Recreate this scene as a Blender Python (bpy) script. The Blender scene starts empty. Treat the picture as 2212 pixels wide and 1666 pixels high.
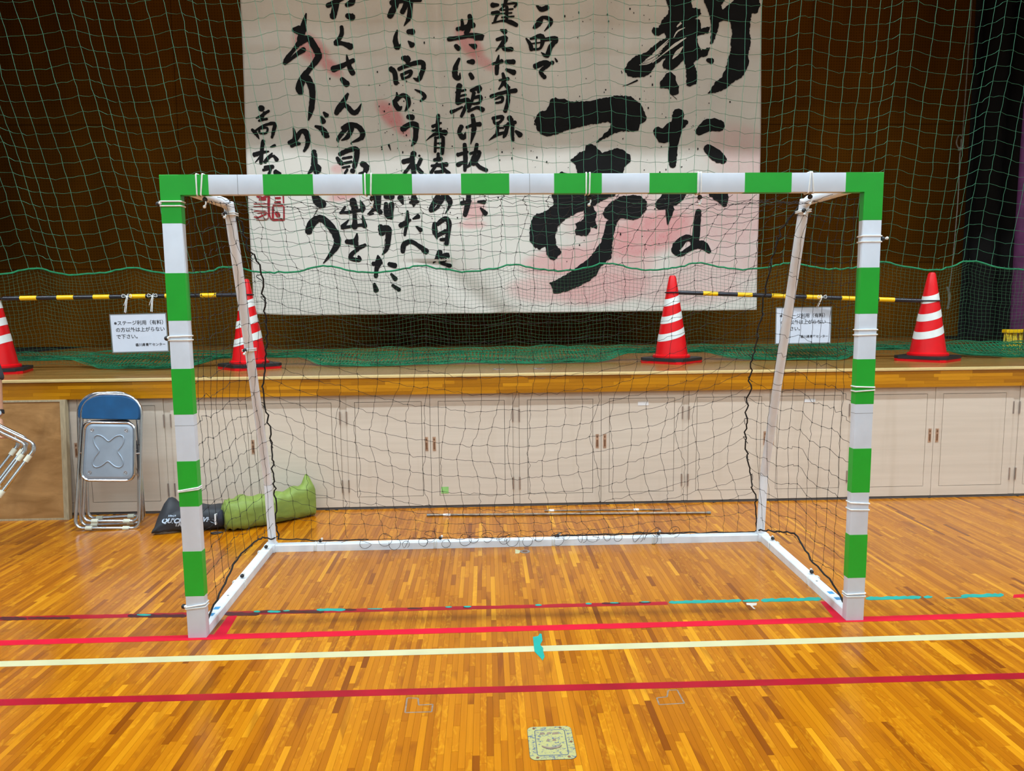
import bpy, bmesh, math, random
import numpy as np
from mathutils import Vector, Matrix, noise
from mathutils.geometry import tessellate_polygon
random.seed(7); rng = np.random.default_rng(7)
C = bpy.context.scene.collection
R = math.radians

# ------------------------------------------------------------------ camera
FPX = 1540.0
CAM = np.array([1.31451, -3.01888, 1.42129]); YAW, PITCH, ROLL = 0.03634, -0.10976, -0.01027
def _axes():
    cy, sy, cp, sp, cr, sr = math.cos(YAW), math.sin(YAW), math.cos(PITCH), math.sin(PITCH), math.cos(ROLL), math.sin(ROLL)
    f = np.array([sy*cp, cy*cp, sp]); r = np.array([cy, -sy, 0.0]); u = np.cross(r, f)
    return cr*r+sr*u, -sr*r+cr*u, f
AR, AU, AF = _axes()
cd = bpy.data.cameras.new('camera'); cd.sensor_fit = 'HORIZONTAL'; cd.sensor_width = 36.0
cd.lens = FPX/2212*36.0; cd.clip_end = 100
cam = bpy.data.objects.new('camera', cd); C.objects.link(cam)
cam.matrix_world = Matrix(((AR[0], AU[0], -AF[0], CAM[0]), (AR[1], AU[1], -AF[1], CAM[1]), (AR[2], AU[2], -AF[2], CAM[2]), (0, 0, 0, 1)))
bpy.context.scene.camera = cam
def at(px, py, **k):
    """point of the place seen at a pixel of the photograph, on the plane X=, Y= or Z="""
    d = AF+(px-1106)/FPX*AR-(py-833)/FPX*AU
    a, val = list(k.items())[0]; i = 'XYZ'.index(a)
    return CAM+(val-CAM[i])/d[i]*d

# ------------------------------------------------------------------ world, light, exposure
sc = bpy.context.scene
sc.view_settings.view_transform = 'Standard'; sc.view_settings.look = 'None'
sc.view_settings.exposure = 0.0; sc.view_settings.gamma = 1.0; sc.view_settings.use_curve_mapping = False
w = bpy.data.worlds.new('world'); sc.world = w; w.use_nodes = True
w.node_tree.nodes['Background'].inputs[0].default_value = (0.85, 0.93, 1.0, 1); w.node_tree.nodes['Background'].inputs[1].default_value = 0.3
HALL_X0, HALL_X1, HALL_Y0, HALL_Z = -7.0, 10.0, -15.0, 7.0
LAMPS = [(x, y) for y in (-11.5, -7.8, -4.1, -0.3) for x in (-4.5, -0.5, 3.5, 7.5)]
LAMP_W = 68.0
def lamp_light(x, y, z, s, watt, col, name='hall_lamp_light'):
    l = bpy.data.lights.new(name, 'AREA'); l.shape = 'RECTANGLE'; l.size = 2.4; l.size_y = s; l.energy = watt; l.color = col
    o = bpy.data.objects.new(name, l); C.objects.link(o); o.location = (x, y, z); return o
for (x, y) in LAMPS: lamp_light(x, y, HALL_Z-0.16, .14 if y > -1 else 1.0, LAMP_W*(3.1 if y > -1 else 1.35), (.77, .91, 1.0) if y > -1 else (.66, .88, 1.0))

bl_ = bpy.data.lights.new('stage_warm_fill', 'AREA'); bl_.shape = 'RECTANGLE'; bl_.size = 8.0; bl_.size_y = .25; bl_.energy = 42.0; bl_.color = (1.0, .86, .70)  # added warm fill to brighten the upper banner, not a known fixture
bo_ = bpy.data.objects.new('stage_warm_fill', bl_); C.objects.link(bo_); bo_.location = (1.6, 3.3, 6.35); bo_.rotation_euler = (R(18), 0, 0)

# ------------------------------------------------------------------ materials
def srgb(r, g, b):
    f = lambda c: (c/255/12.92) if c/255 <= 0.04045 else ((c/255+0.055)/1.055)**2.4
    return (f(r), f(g), f(b), 1.0)
class NT:
    def __init__(s, name):
        s.m = bpy.data.materials.new(name); s.m.use_nodes = True; s.t = s.m.node_tree; s.n = s.t.nodes
        s.b = s.n['Principled BSDF']
    def new(s, typ, **k):
        n = s.n.new(typ)
        for a, b in k.items(): setattr(n, a, b)
        return n
    def l(s, a, b): s.t.links.new(a, b)
    def pos(s, sx=1, sy=1, sz=1, obj=False):
        g = s.new('ShaderNodeTexCoord').outputs['Object'] if obj else s.new('ShaderNodeNewGeometry').outputs['Position']
        mp = s.new('ShaderNodeMapping'); mp.inputs['Scale'].default_value = (sx, sy, sz); s.l(g, mp.inputs[0]); return mp.outputs[0]
    def noise(s, vec, scale=1, detail=3, rough=.5, dist=0.0):
        n = s.new('ShaderNodeTexNoise'); n.inputs['Scale'].default_value = scale; n.inputs['Detail'].default_value = detail
        n.inputs['Roughness'].default_value = rough; n.inputs['Distortion'].default_value = dist
        s.l(vec, n.inputs['Vector']); return n.outputs['Fac']
    def ramp(s, fac, stops):
        r = s.new('ShaderNodeValToRGB'); e = r.color_ramp.elements
        while len(e) < len(stops): e.new(0.5)
        for k, (p, c) in enumerate(stops): e[k].position = p; e[k].color = c
        s.l(fac, r.inputs[0]); return r.outputs[0]
    def mix(s, fac, a, b, typ='MIX'):
        m = s.new('ShaderNodeMix', data_type='RGBA', blend_type=typ)
        for inp, v in ((m.inputs[0], fac), (m.inputs[6], a), (m.inputs[7], b)):
            if hasattr(v, 'is_linked') or hasattr(v, 'links'): s.l(v, inp)
            else: inp.default_value = v
        return m.outputs[2]
    def math(s, op, a, b=0.0, c=0.0):
        m = s.new('ShaderNodeMath', operation=op)
        for inp, v in zip(m.inputs, (a, b, c)):
            if isinstance(v, (int, float)): inp.default_value = v
            else: s.l(v, inp)
        return m.outputs[0]
    def bump(s, h, strength=.2, dist=.002):
        b = s.new('ShaderNodeBump'); b.inputs['Strength'].default_value = strength; b.inputs['Distance'].default_value = dist
        s.l(h, b.inputs['Height']); s.l(b.outputs[0], s.b.inputs['Normal'])
    def set(s, **k):
        for a, v in k.items():
            i = s.b.inputs[a.replace('_', ' ')]
            if hasattr(v, 'links'): s.l(v, i)
            else: i.default_value = v
        return s
def plain(name, col, rough=.5, metal=0.0, var=.08, scale=12.0, bump=0.0, stretch=(1, 1, 1), **k):
    t = NT(name); v = t.noise(t.pos(*stretch), scale, 4)
    dark = tuple(c*(1-var*2) for c in col[:3])+(1,); lite = tuple(min(1, c*(1+var)) for c in col[:3])+(1,)
    t.set(Base_Color=t.ramp(v, [(.3, dark), (.7, lite)]), Roughness=rough, Metallic=metal, **k)
    if bump: t.bump(t.noise(t.pos(*stretch), scale*6, 3), bump, .001)
    return t.m
M = {}
M['green'] = plain('green_tape', srgb(22, 165, 42), .38, var=.03)
M['white_paint'] = plain('white_enamel', srgb(206, 214, 226), .4, var=.03)
M['pole_white'] = plain('scuffed_white_pipe', srgb(230, 237, 246), .4, var=.06, scale=4, stretch=(3, 3, .8), bump=.1)
M['cord_white'] = plain('white_cord', srgb(225, 225, 222), .7, var=.05, scale=60)
M['black_rubber'] = plain('black_rubber', srgb(28, 28, 32), .5, var=.1)
M['net_black'] = plain('black_twine', srgb(22, 20, 20), .8, var=.1)
M['net_green'] = plain('green_twine', srgb(58, 120, 90), .7, var=.15, scale=3)
M['net_fine'] = plain('fine_green_twine', srgb(54, 100, 66), .7, var=.15, scale=3)
M['net_heap'] = plain('heaped_green_twine', srgb(2, 112, 72), .7, var=.15, scale=3)
M['rope_green'] = plain('green_rope', srgb(18, 128, 82), .7, var=.15, scale=30)
M['ink'] = plain('black_ink', srgb(15, 14, 15), .7, var=.2, scale=5, Specular_IOR_Level=.2)
M['seal_red'] = plain('red_seal_ink', srgb(160, 14, 30), .6, var=.1)
M['cone_red'] = plain('red_plastic', srgb(214, 10, 20), .4, var=.04, Specular_IOR_Level=.3)
M['cone_white'] = plain('white_reflective_sleeve', srgb(220, 222, 220), .45, var=.04)
M['bar_black'] = plain('black_bar_plastic', srgb(30, 32, 42), .25, var=.05)
M['bar_yellow'] = plain('yellow_bar_tape', srgb(240, 190, 10), .35, var=.04)
M['paper'] = plain('laminated_paper', srgb(206, 212, 226), .25, var=.02)
M['lam'] = plain('lamination_rim', srgb(120, 124, 124), .15, var=.03)
M['textink'] = plain('printed_text', srgb(40, 40, 46), .6, var=.02)
M['chrome'] = plain('chrome_tube', srgb(205, 208, 215), .16, 1.0, var=.03)
M['seat_grey'] = plain('grey_seat_pan', srgb(150, 163, 178), .35, .25, var=.04)
M['vinyl_blue'] = plain('blue_vinyl', srgb(8, 76, 124), .42, var=.08, bump=.1)
M['foot_white'] = plain('off_white_plastic_cap', srgb(215, 214, 196), .5)
M['ply_edge'] = plain('pale_wood_edging', srgb(176, 160, 130), .6, var=.1, stretch=(8, 8, 1))
M['bag_black'] = plain('black_bag_cloth', srgb(38, 41, 48), .6, var=.15, bump=.3)
M['bag_green'] = plain('lime_bag_cloth', srgb(128, 150, 66), .6, var=.12, scale=9, bump=.9, stretch=(1, 1, 2.2))
M['bag_print'] = plain('pale_bag_print', srgb(190, 205, 225), .6, var=.03)
M['metal_pole'] = plain('dull_metal_pole', srgb(150, 135, 120), .35, .7, var=.2, scale=30)
M['purple'] = plain('purple_curtain', srgb(92, 36, 78), .8, var=.15)
M['black_matte'] = plain('matte_black_surface', srgb(16, 12, 11), .9, var=.1)  # near-black of the wing shade sheets, also on the stage ceiling
M['brass'] = plain('bronze_handle_plate', srgb(184, 148, 122), .45, .1, var=.15, scale=40)
M['brass_dark'] = plain('dark_handle_recess', srgb(118, 82, 58), .6, .1)
M['steel'] = plain('hinge_steel', srgb(178, 172, 170), .3, .8)
M['gap_dark'] = plain('dark_gap', srgb(46, 40, 34), .9)
M['plinth'] = plain('grey_plinth', srgb(78, 76, 76), .6)
M['hall_wall'] = plain('pale_hall_wall', srgb(196, 190, 178), .8, var=.04, scale=1)
M['hall_ceil'] = plain('pale_hall_ceiling', srgb(205, 205, 200), .85, var=.03, scale=1)
M['label_white'] = plain('white_sticker', srgb(228, 228, 230), .5)
M['note_green'] = plain('green_paper_note', srgb(150, 205, 120), .6)
M['yellow_weave'] = plain('yellow_bristles', srgb(225, 195, 20), .6, var=.2, scale=60)
M['brown_band'] = plain('brown_band', srgb(96, 60, 20), .6)
M['hemp'] = plain('grey_cotton_rope', srgb(112, 108, 96), .9, var=.2, scale=40)
M['skin'] = plain('skin', srgb(190, 140, 112), .5, var=.05, Subsurface_Weight=.05)
M['shirt_dark'] = plain('charcoal_shirt', srgb(52, 54, 62), .8, var=.1)
M['bib_blue'] = plain('blue_bib', srgb(30, 105, 190), .7, var=.08)
M['trousers'] = plain('navy_trousers', srgb(30, 34, 48), .8, var=.1)
M['shoe'] = plain('white_shoe', srgb(200, 200, 200), .5)
M['hair'] = plain('black_hair', srgb(20, 17, 16), .5, var=.2, scale=80)
M['watch'] = plain('pale_watch_face', srgb(190, 205, 220), .2)
M['stage_edge'] = plain('pale_nosing', srgb(212, 186, 128), .4, var=.08, stretch=(1, 8, 8))
M['tape_teal'] = plain('teal_tape', srgb(10, 158, 146), .4, var=.06)
M['tape_white'] = plain('cream_floor_paint', srgb(196, 191, 150), .45, var=.05, scale=6)
M['tape_red'] = plain('red_floor_tape', srgb(206, 12, 46), .55, var=.06, scale=8, Specular_IOR_Level=.25)
M['tape_crimson'] = plain('crimson_floor_paint', srgb(160, 2, 32), .35, var=.12, scale=6)
M['tape_maroon'] = plain('worn_maroon_tape', srgb(74, 26, 34), .4, var=.25, scale=20)
M['scuff'] = plain('adhesive_residue', srgb(140, 118, 100), .6, var=.2, scale=60)
M['clear_tape'] = plain('pale_scrap', srgb(214, 206, 196), .4, var=.1)
M['cyan_mark'] = plain('blue_marker_print', srgb(70, 150, 205), .5)

def wood_floor():
    t = NT('varnished_floor_plank')
    a = t.new('ShaderNodeAttribute', attribute_name='tone').outputs['Fac']
    base = t.ramp(a, [(0, srgb(136, 70, 8)), (.2, srgb(164, 92, 9)), (.5, srgb(187, 111, 11)), (.8, srgb(205, 129, 15)), (1, srgb(228, 156, 28))])
    off = t.new('ShaderNodeCombineXYZ'); t.l(t.math('MULTIPLY', a, 91.7), off.inputs[0]); t.l(t.math('MULTIPLY', a, 57.3), off.inputs[2])
    def sh(sx, sy):
        v = t.new('ShaderNodeVectorMath', operation='ADD'); t.l(t.pos(sx, sy, 1), v.inputs[0]); t.l(off.outputs[0], v.inputs[1]); return v.outputs[0]
    grain = t.noise(sh(130, 4), 1, 5, .6, .4); fig = t.noise(sh(40, 16), 1, 2, .5, 1.5); big = t.noise(sh(9, 2.2), 1, 3, .5, .8)
    c = t.mix(t.math('MULTIPLY', grain, .55), base, t.mix(1.0, base, (.42, .34, .3, 1), 'MULTIPLY'))
    hl = t.new('ShaderNodeMapRange'); t.l(fig, hl.inputs[0]); hl.inputs[1].default_value = .5; hl.inputs[2].default_value = .8
    curly = t.math('MULTIPLY', hl.outputs[0], t.math('GREATER_THAN', t.math('FRACT', t.math('MULTIPLY', a, 7.31)), .62))
    c = t.mix(t.math('MULTIPLY', curly, .38), c, srgb(240, 172, 34))
    dk = t.new('ShaderNodeMapRange'); t.l(big, dk.inputs[0]); dk.inputs[1].default_value = .6; dk.inputs[2].default_value = .68
    c = t.mix(t.math('MULTIPLY', dk.outputs[0], .45), c, srgb(112, 50, 12))
    sc_ = t.noise(t.pos(3, 3, 1), 1, 4, .6)
    t.set(Base_Color=c, Roughness=t.math('MULTIPLY_ADD', sc_, .12, .16), Specular_IOR_Level=.42)
    t.bump(t.noise(t.pos(70, 5, 1), 1, 3), .06, .001)
    return t.m
M['plank'] = wood_floor()
def far_floor():
    t = NT('floor_bed'); t.set(Base_Color=t.mix(t.noise(t.pos(40, 2, 1), 1, 3), srgb(80, 44, 12), srgb(120, 70, 20)), Roughness=.25); return t.m
M['floor_bed'] = far_floor()
def lam_wood(name, c0, c1, c2, rough=.3):
    t = NT(name); a = t.new('ShaderNodeAttribute', attribute_name='tone').outputs['Fac']
    base = t.ramp(a, [(0, c0), (.5, c1), (1, c2)])
    g = t.noise(t.pos(3, 60, 70), 1, 5, .6, 1.5)
    c = t.mix(t.math('MULTIPLY', g, .7), base, t.mix(1.0, base, (.5, .42, .35, 1), 'MULTIPLY'))
    t.set(Base_Color=c, Roughness=rough); t.bump(g, .1, .001); return t.m
M['fascia'] = lam_wood('laminated_stage_edge', srgb(170, 110, 8), srgb(190, 126, 9), srgb(212, 146, 18))
def stage_top():
    t = NT('stage_boards')
    br = t.new('ShaderNodeTexBrick'); t.l(t.pos(1, 1, 1), br.inputs[0])
    br.inputs['Scale'].default_value = 1; br.inputs['Brick Width'].default_value = 1.3; br.inputs['Row Height'].default_value = .06
    br.inputs['Mortar Size'].default_value = .0014; br.inputs['Color1'].default_value = srgb(170, 122, 62); br.inputs['Color2'].default_value = srgb(144, 100, 46)
    br.inputs['Mortar'].default_value = srgb(70, 44, 16)
    t.set(Base_Color=t.mix(t.math('MULTIPLY', t.noise(t.pos(2, 60, 1), 1, 4), .5), br.outputs[0], srgb(110, 76, 34)), Roughness=.24); return t.m
M['stage_top'] = stage_top()
def door_paint():
    t = NT('beige_painted_wood')
    v = t.noise(t.pos(1.2, 1.2, 26), 1, 5, .6); st = t.noise(t.pos(9, 9, .7), 1, 3)
    c = t.ramp(v, [(.2, srgb(200, 187, 172)), (.8, srgb(214, 201, 186))])
    s2 = t.new('ShaderNodeMapRange'); t.l(st, s2.inputs[0]); s2.inputs[1].default_value = .58; s2.inputs[2].default_value = .75
    c = t.mix(t.math('MULTIPLY', s2.outputs[0], .22), c, srgb(166, 148, 124))
    t.set(Base_Color=c, Roughness=.4); t.bump(v, .12, .001); return t.m
M['door'] = door_paint()
def perforated():
    t = NT('perforated_brown_board')
    p = t.pos(1, 1, 1); sx = t.new('ShaderNodeSeparateXYZ'); t.l(p, sx.inputs[0])
    fx = t.math('SUBTRACT', t.math('FRACT', t.math('MULTIPLY', sx.outputs[0], 28.0)), .5); fz = t.math('SUBTRACT', t.math('FRACT', t.math('MULTIPLY', sx.outputs[2], 28.0)), .5)
    d = t.math('SQRT', t.math('ADD', t.math('MULTIPLY', fx, fx), t.math('MULTIPLY', fz, fz)))
    hole = t.math('LESS_THAN', d, .2)
    base = t.ramp(t.noise(t.pos(2, 2, .6), 1, 3), [(.3, srgb(104, 62, 8)), (.7, srgb(126, 76, 10))])
    t.set(Base_Color=t.mix(t.math('MULTIPLY', hole, .45), base, srgb(34, 18, 3)), Roughness=.85, Specular_IOR_Level=.08); return t.m
M['perforated'] = perforated()
def plywood():
    t = NT('weathered_plywood')
    a = t.noise(t.pos(3, 3, 9), 1, 5, .6, 1.0); b = t.noise(t.pos(1.6, 1.6, 1.2), 1, 4, .55, .5)
    c = t.ramp(a, [(.3, srgb(146, 104, 56)), (.7, srgb(192, 146, 92))])
    m = t.new('ShaderNodeMapRange'); t.l(b, m.inputs[0]); m.inputs[1].default_value = .52; m.inputs[2].default_value = .62
    c = t.mix(t.math('MULTIPLY', m.outputs[0], .45), c, srgb(96, 62, 28))
    t.set(Base_Color=c, Roughness=.6); t.bump(a, .15, .001); return t.m
M['plywood'] = plywood()
def banner_mat():
    t = NT('painted_banner_paper')
    a = t.new('ShaderNodeAttribute', attribute_name='pink').outputs['Fac']
    n = t.noise(t.pos(7, 7, 7), 1, 6, .7); sp = t.noise(t.pos(60, 60, 60), 1, 2)
    f = t.math('MULTIPLY', a, t.math('MULTIPLY_ADD', n, .7, .5))
    f = t.math('MINIMUM', t.math('ADD', f, t.math('MULTIPLY', t.math('GREATER_THAN', sp, .66), t.math('MULTIPLY', a, .35))), 1.0)
    paper = t.ramp(t.noise(t.pos(1.1, 1.1, 1.1), 1, 4), [(.35, srgb(214, 207, 198)), (.65, srgb(226, 220, 211))])
    t.set(Base_Color=t.mix(f, paper, srgb(214, 96, 104)), Roughness=.75, Specular_IOR_Level=.25)
    t.bump(t.noise(t.pos(3, 3, 3), 1, 5, .6), .35, .02); return t.m
M['banner'] = banner_mat()
def plate_mat():
    t = NT('worn_yellow_plate')
    n = t.noise(t.pos(48, 70, 1), 1, 6, .8); s = t.noise(t.pos(190, 190, 1), 1, 3)
    m = t.new('ShaderNodeMapRange'); t.l(t.math('ADD', n, t.math('MULTIPLY', s, .35)), m.inputs[0]); m.inputs[1].default_value = .7; m.inputs[2].default_value = .76
    t.set(Base_Color=t.mix(m.outputs[0], srgb(178, 172, 112), srgb(84, 96, 122)), Roughness=.4, Metallic=.1); return t.m
M['plate'] = plate_mat()
t_ = NT('lamp_panel_glow'); t_.set(Base_Color=(.9, .9, .9, 1), Emission_Color=(.93, .98, 1, 1), Emission_Strength=7.0); M['glow'] = t_.m

# ------------------------------------------------------------------ helpers
def link(o, parent=None):
    C.objects.link(o)
    if parent is not None: o.parent = parent
    return o
def mesh_obj(name, verts, faces, mat, parent=None, smooth=False, org=None, tone=None, attr='tone', matidx=None):
    me = bpy.data.meshes.new(name)
    V_ = np.asarray(verts, dtype=np.float64)
    if org is None: org = np.array(parent['_w']) if parent is not None and '_w' in parent else np.zeros(3)
    V_ = V_-np.asarray(org)
    me.from_pydata(V_.tolist(), [], faces if isinstance(faces, list) else faces.tolist())
    for m in (mat if isinstance(mat, (list, tuple)) else [mat]): me.materials.append(m)
    if matidx is not None: me.polygons.foreach_set('material_index', matidx)
    if tone is not None:
        a = me.attributes.new(attr, 'FLOAT', 'POINT'); a.data.foreach_set('value', np.broadcast_to(np.asarray(tone, dtype=np.float32), (len(V_),)).copy())
    if smooth: me.polygons.foreach_set('use_smooth', [True]*len(me.polygons))
    me.update()
    o = bpy.data.objects.new(name, me); link(o, parent)
    if parent is None: o.location = org
    if parent is not None and '_w' in parent: o['_w'] = list(parent['_w'])
    return o
def thing(name, loc, label, cat, group=None, rot=None):
    o = bpy.data.objects.new(name, None); o.empty_display_size = .1; C.objects.link(o); o.location = loc; o['_w'] = [float(c) for c in loc]
    return tag(o, label, cat, group)
def tag(o, label, cat, group=None):
    o['label'] = label; o['category'] = cat
    if group: o['group'] = group
    return o
def struct(o): o['kind'] = 'structure'; return o
class G:
    """geometry collector"""
    def __init__(s): s.v = []; s.f = []; s.t = []; s.mi = []
    def add(s, v, f, tone=0.0, mi=0):
        b = len(s.v); s.v += [tuple(map(float, p)) for p in v]; s.f += [tuple(b+i for i in q) for q in f]; s.t += [tone]*len(v); s.mi += [mi]*len(f)
    def box(s, a, b, tone=0.0, bottom=True, mi=0):
        (x0, y0, z0), (x1, y1, z1) = a, b
        v = [(x0, y0, z0), (x1, y0, z0), (x1, y1, z0), (x0, y1, z0), (x0, y0, z1), (x1, y0, z1), (x1, y1, z1), (x0, y1, z1)]
        f = [(4, 5, 6, 7), (0, 1, 5, 4), (1, 2, 6, 5), (2, 3, 7, 6), (3, 0, 4, 7)]
        if bottom: f.append((3, 2, 1, 0))
        s.add(v, f, tone, mi)
    def bbox(s, a, b, c=.003, tone=0.0, mi=0):
        """box with chamfered edges"""
        bm = bmesh.new(); bmesh.ops.create_cube(bm, size=1)
        for v in bm.verts: v.co = Vector([(a[i]+b[i])/2+v.co[i]*(b[i]-a[i]) for i in range(3)])
        bmesh.ops.bevel(bm, geom=bm.edges[:], offset=c, segments=2, profile=.6, affect='EDGES')
        bm.verts.index_update(); s.add([v.co[:] for v in bm.verts], [[v.index for v in f.verts] for f in bm.faces], tone, mi); bm.free()
    def tube(s, pts, r, n=8, closed=False, tone=0.0, caps=True, mi=0):
        P = [Vector(p) for p in pts]; m = len(P); rr = r if isinstance(r, (list, tuple)) else [r]*m
        ups = None; v = []; f = []
        for i in range(m):
            d = (P[(i+1) % m]-P[i-1]) if closed else (P[min(i+1, m-1)]-P[max(i-1, 0)])
            d.normalize()
            if ups is None:
                ups = Vector((0, 0, 1)) if abs(d.z) < .9 else Vector((1, 0, 0))
            ups = (ups-d*ups.dot(d))
            if ups.length < 1e-6: ups = d.orthogonal()
            ups.normalize(); sd = d.cross(ups)
            for k in range(n):
                a = 2*math.pi*k/n; v.append(P[i]+(ups*math.cos(a)+sd*math.sin(a))*rr[i])
        for i in range(m if closed else m-1):
            j = (i+1) % m
            for k in range(n): f.append((i*n+k, i*n+(k+1) % n, j*n+(k+1) % n, j*n+k))
        if caps and not closed: f.append(tuple(range(n-1, -1, -1))); f.append(tuple((m-1)*n+k for k in range(n)))
        s.add(v, f, tone, mi)
    def lathe(s, prof, n=32, c=(0, 0, 0), tone=0.0, cap=True, mi=0):
        v = [(c[0]+r*math.cos(2*math.pi*k/n), c[1]+r*math.sin(2*math.pi*k/n), c[2]+z) for r, z in prof for k in range(n)]
        f = [(i*n+k, i*n+(k+1) % n, (i+1)*n+(k+1) % n, (i+1)*n+k) for i in range(len(prof)-1) for k in range(n)]
        if cap: f.append(tuple((len(prof)-1)*n+k for k in range(n)))
        s.add(v, f, tone, mi)
    def sphere(s, c, r, n=10, sc=(1, 1, 1)):
        m = n//2+1; prof = [(max(1e-4, r*math.sin(math.pi*i/m)), -r*math.cos(math.pi*i/m)) for i in range(m+1)]
        v = [(c[0]+sc[0]*q*math.cos(2*math.pi*k/n), c[1]+sc[1]*q*math.sin(2*math.pi*k/n), c[2]+sc[2]*z) for q, z in prof for k in range(n)]
        f = [(i*n+k, i*n+(k+1) % n, (i+1)*n+(k+1) % n, (i+1)*n+k) for i in range(m) for k in range(n)]
        s.add(v, f)
    def slab(s, poly, z0, z1):
        """flat outline (list of (x,y)) raised from z0 to z1"""
        n = len(poly); v = [(x, y, z0) for x, y in poly]+[(x, y, z1) for x, y in poly]
        f = [(i, (i+1) % n, n+(i+1) % n, n+i) for i in range(n)]
        for tri in tessellate_polygon([[Vector((x, y, 0)) for x, y in poly]]):
            a, b, c = tri; A, B, D = [Vector((*poly[q], 0)) for q in (a, b, c)]
            if (B-A).cross(D-A).z < 0: b, c = c, b
            f.append((n+a, n+b, n+c)); f.append((c, b, a))
        s.add(v, f)
    def obj(s, name, mat, parent=None, smooth=False, tone=False, org=None):
        o = mesh_obj(name, s.v, s.f, mat, parent, smooth, org=org, tone=s.t if tone else None, matidx=s.mi if isinstance(mat, (list, tuple)) else None)
        if smooth:
            try: o.data.set_sharp_from_angle(angle=R(45))
            except Exception: pass
        return o
def strands(name, lines, r, mat, parent=None, knots=None, kr=.004):
    """many thin 3-sided cords in one mesh; lines = list of (n,3) arrays"""
    VV, FF, base = [], [], 0
    for P in lines:
        P = np.asarray(P, float); m = len(P)
        d = np.gradient(P, axis=0); d /= np.linalg.norm(d, axis=1)[:, None]+1e-9
        ref = np.where(np.abs(d[:, 2:3]) > .8, np.array([[1., 0, 0]]), np.array([[0, 0, 1.]]))
        a = np.cross(d, ref); a /= np.linalg.norm(a, axis=1)[:, None]+1e-9; b = np.cross(d, a)
        ring = np.stack([P+r*(math.cos(q)*a+math.sin(q)*b) for q in (0, 2.0944, 4.18879)], 1).reshape(-1, 3)
        i = np.arange(m-1)[:, None]*3; k = np.arange(3)[None, :]; k2 = (k+1) % 3
        FF.append(np.stack([i+k, i+k2, i+3+k2, i+3+k], -1).reshape(-1, 4)+base); VV.append(ring); base += len(ring)
    faces = np.concatenate(FF).tolist() if FF else []
    if knots is not None and len(knots):
        K = np.asarray(knots, float); o6 = np.array([(1, 0, 0), (-1, 0, 0), (0, 1, 0), (0, -1, 0), (0, 0, 1), (0, 0, -1)])*kr
        VV.append((K[:, None, :]+o6[None]).reshape(-1, 3))
        t8 = np.array([(0, 2, 4), (2, 1, 4), (1, 3, 4), (3, 0, 4), (2, 0, 5), (1, 2, 5), (3, 1, 5), (0, 3, 5)])
        faces += (t8[None]+(np.arange(len(K))*6+base)[:, None, None]).reshape(-1, 3).tolist()
    return mesh_obj(name, np.concatenate(VV), faces, mat, parent)
def smooth_path(pts, n=6, closed=False):
    P = [np.asarray(p, float) for p in pts]; m = len(P); out = []
    rng_ = range(m if closed else m-1)
    for i in rng_:
        if closed: p0, p1, p2, p3 = P[i-1], P[i], P[(i+1) % m], P[(i+2) % m]
        else: p0, p1, p2, p3 = P[max(i-1, 0)], P[i], P[i+1], P[min(i+2, m-1)]
        for k in range(n):
            t = k/n; out.append(.5*((2*p1)+(-p0+p2)*t+(2*p0-5*p1+4*p2-p3)*t*t+(-p0+3*p1-3*p2+p3)*t**3))
    if not closed: out.append(P[-1])
    return out
def text_mesh(name, body, size, mat, parent, M4, align='LEFT', thick=.0004, bold=0.0, shear=0.0):
    cu = bpy.data.curves.new(name, 'FONT'); cu.body = body; cu.size = size; cu.align_x = align; cu.extrude = thick; cu.offset = bold; cu.shear = shear
    cu.resolution_u = 3
    tmp = bpy.data.objects.new(name+'_tmp', cu); C.objects.link(tmp)
    bpy.context.view_layer.update()
    dg = bpy.context.evaluated_depsgraph_get(); me = bpy.data.meshes.new_from_object(tmp.evaluated_get(dg))
    bpy.data.objects.remove(tmp); bpy.data.curves.remove(cu)
    me.name = name; me.transform(M4); me.materials.clear(); me.materials.append(mat)
    o = bpy.data.objects.new(name, me); link(o, parent); return o

# ------------------------------------------------------------------ the hall
YW = 1.972                                   # face of the cabinets under the stage
SH, SB = .957, .822                          # stage top, underside of its edge
floor = G(); floor.box((HALL_X0, HALL_Y0, -.12), (HALL_X1, YW+.02, -.0035)); floor = struct(floor.obj('floor', M['floor_bed']))
PW = .0228
nx0, nx1 = int(-3.6/PW), int(6.9/PW)
planks = []
for i in range(nx0, nx1):
    y = -3.2-random.random()*.4
    while y < YW:
        L = random.choice((.15, .22, .3, .38, .46, .6))*random.uniform(.85, 1.15); y2 = min(y+L, YW)
        if y2-y > .02: planks.append((i*PW, y, y2))
        y = y2
def plank_size(p):
    cx, cy = p[0]+PW/2, (p[1]+p[2])/2; d = np.array([cx, cy, 0])-CAM; z = d@AF
    if z < .3: return 0
    px, py = 1106+FPX*(d@AR)/z, 833-FPX*(d@AU)/z
    return (p[2]-p[1])/z**3 if (0 < px < 2212 and 0 < py < 1690) else 0
planks.sort(key=plank_size, reverse=True)
rest = G()
for k, (x, y, y2) in enumerate(planks):
    tone = min(1, max(0, random.gauss(.52, .2))); h = random.uniform(-.00012, .00012)
    a, b = (x+.0003, y+.0003, -.004), (x+PW-.0003, y2-.0003, h)
    if k < 300: g = G(); g.box(a, b, tone, False); g.obj('plank', M['plank'], floor, tone=True)
    else: rest.box(a, b, tone, False)
o = rest.obj('plank_field', M['plank'], floor, tone=True); o['kind'] = 'stuff'

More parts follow.
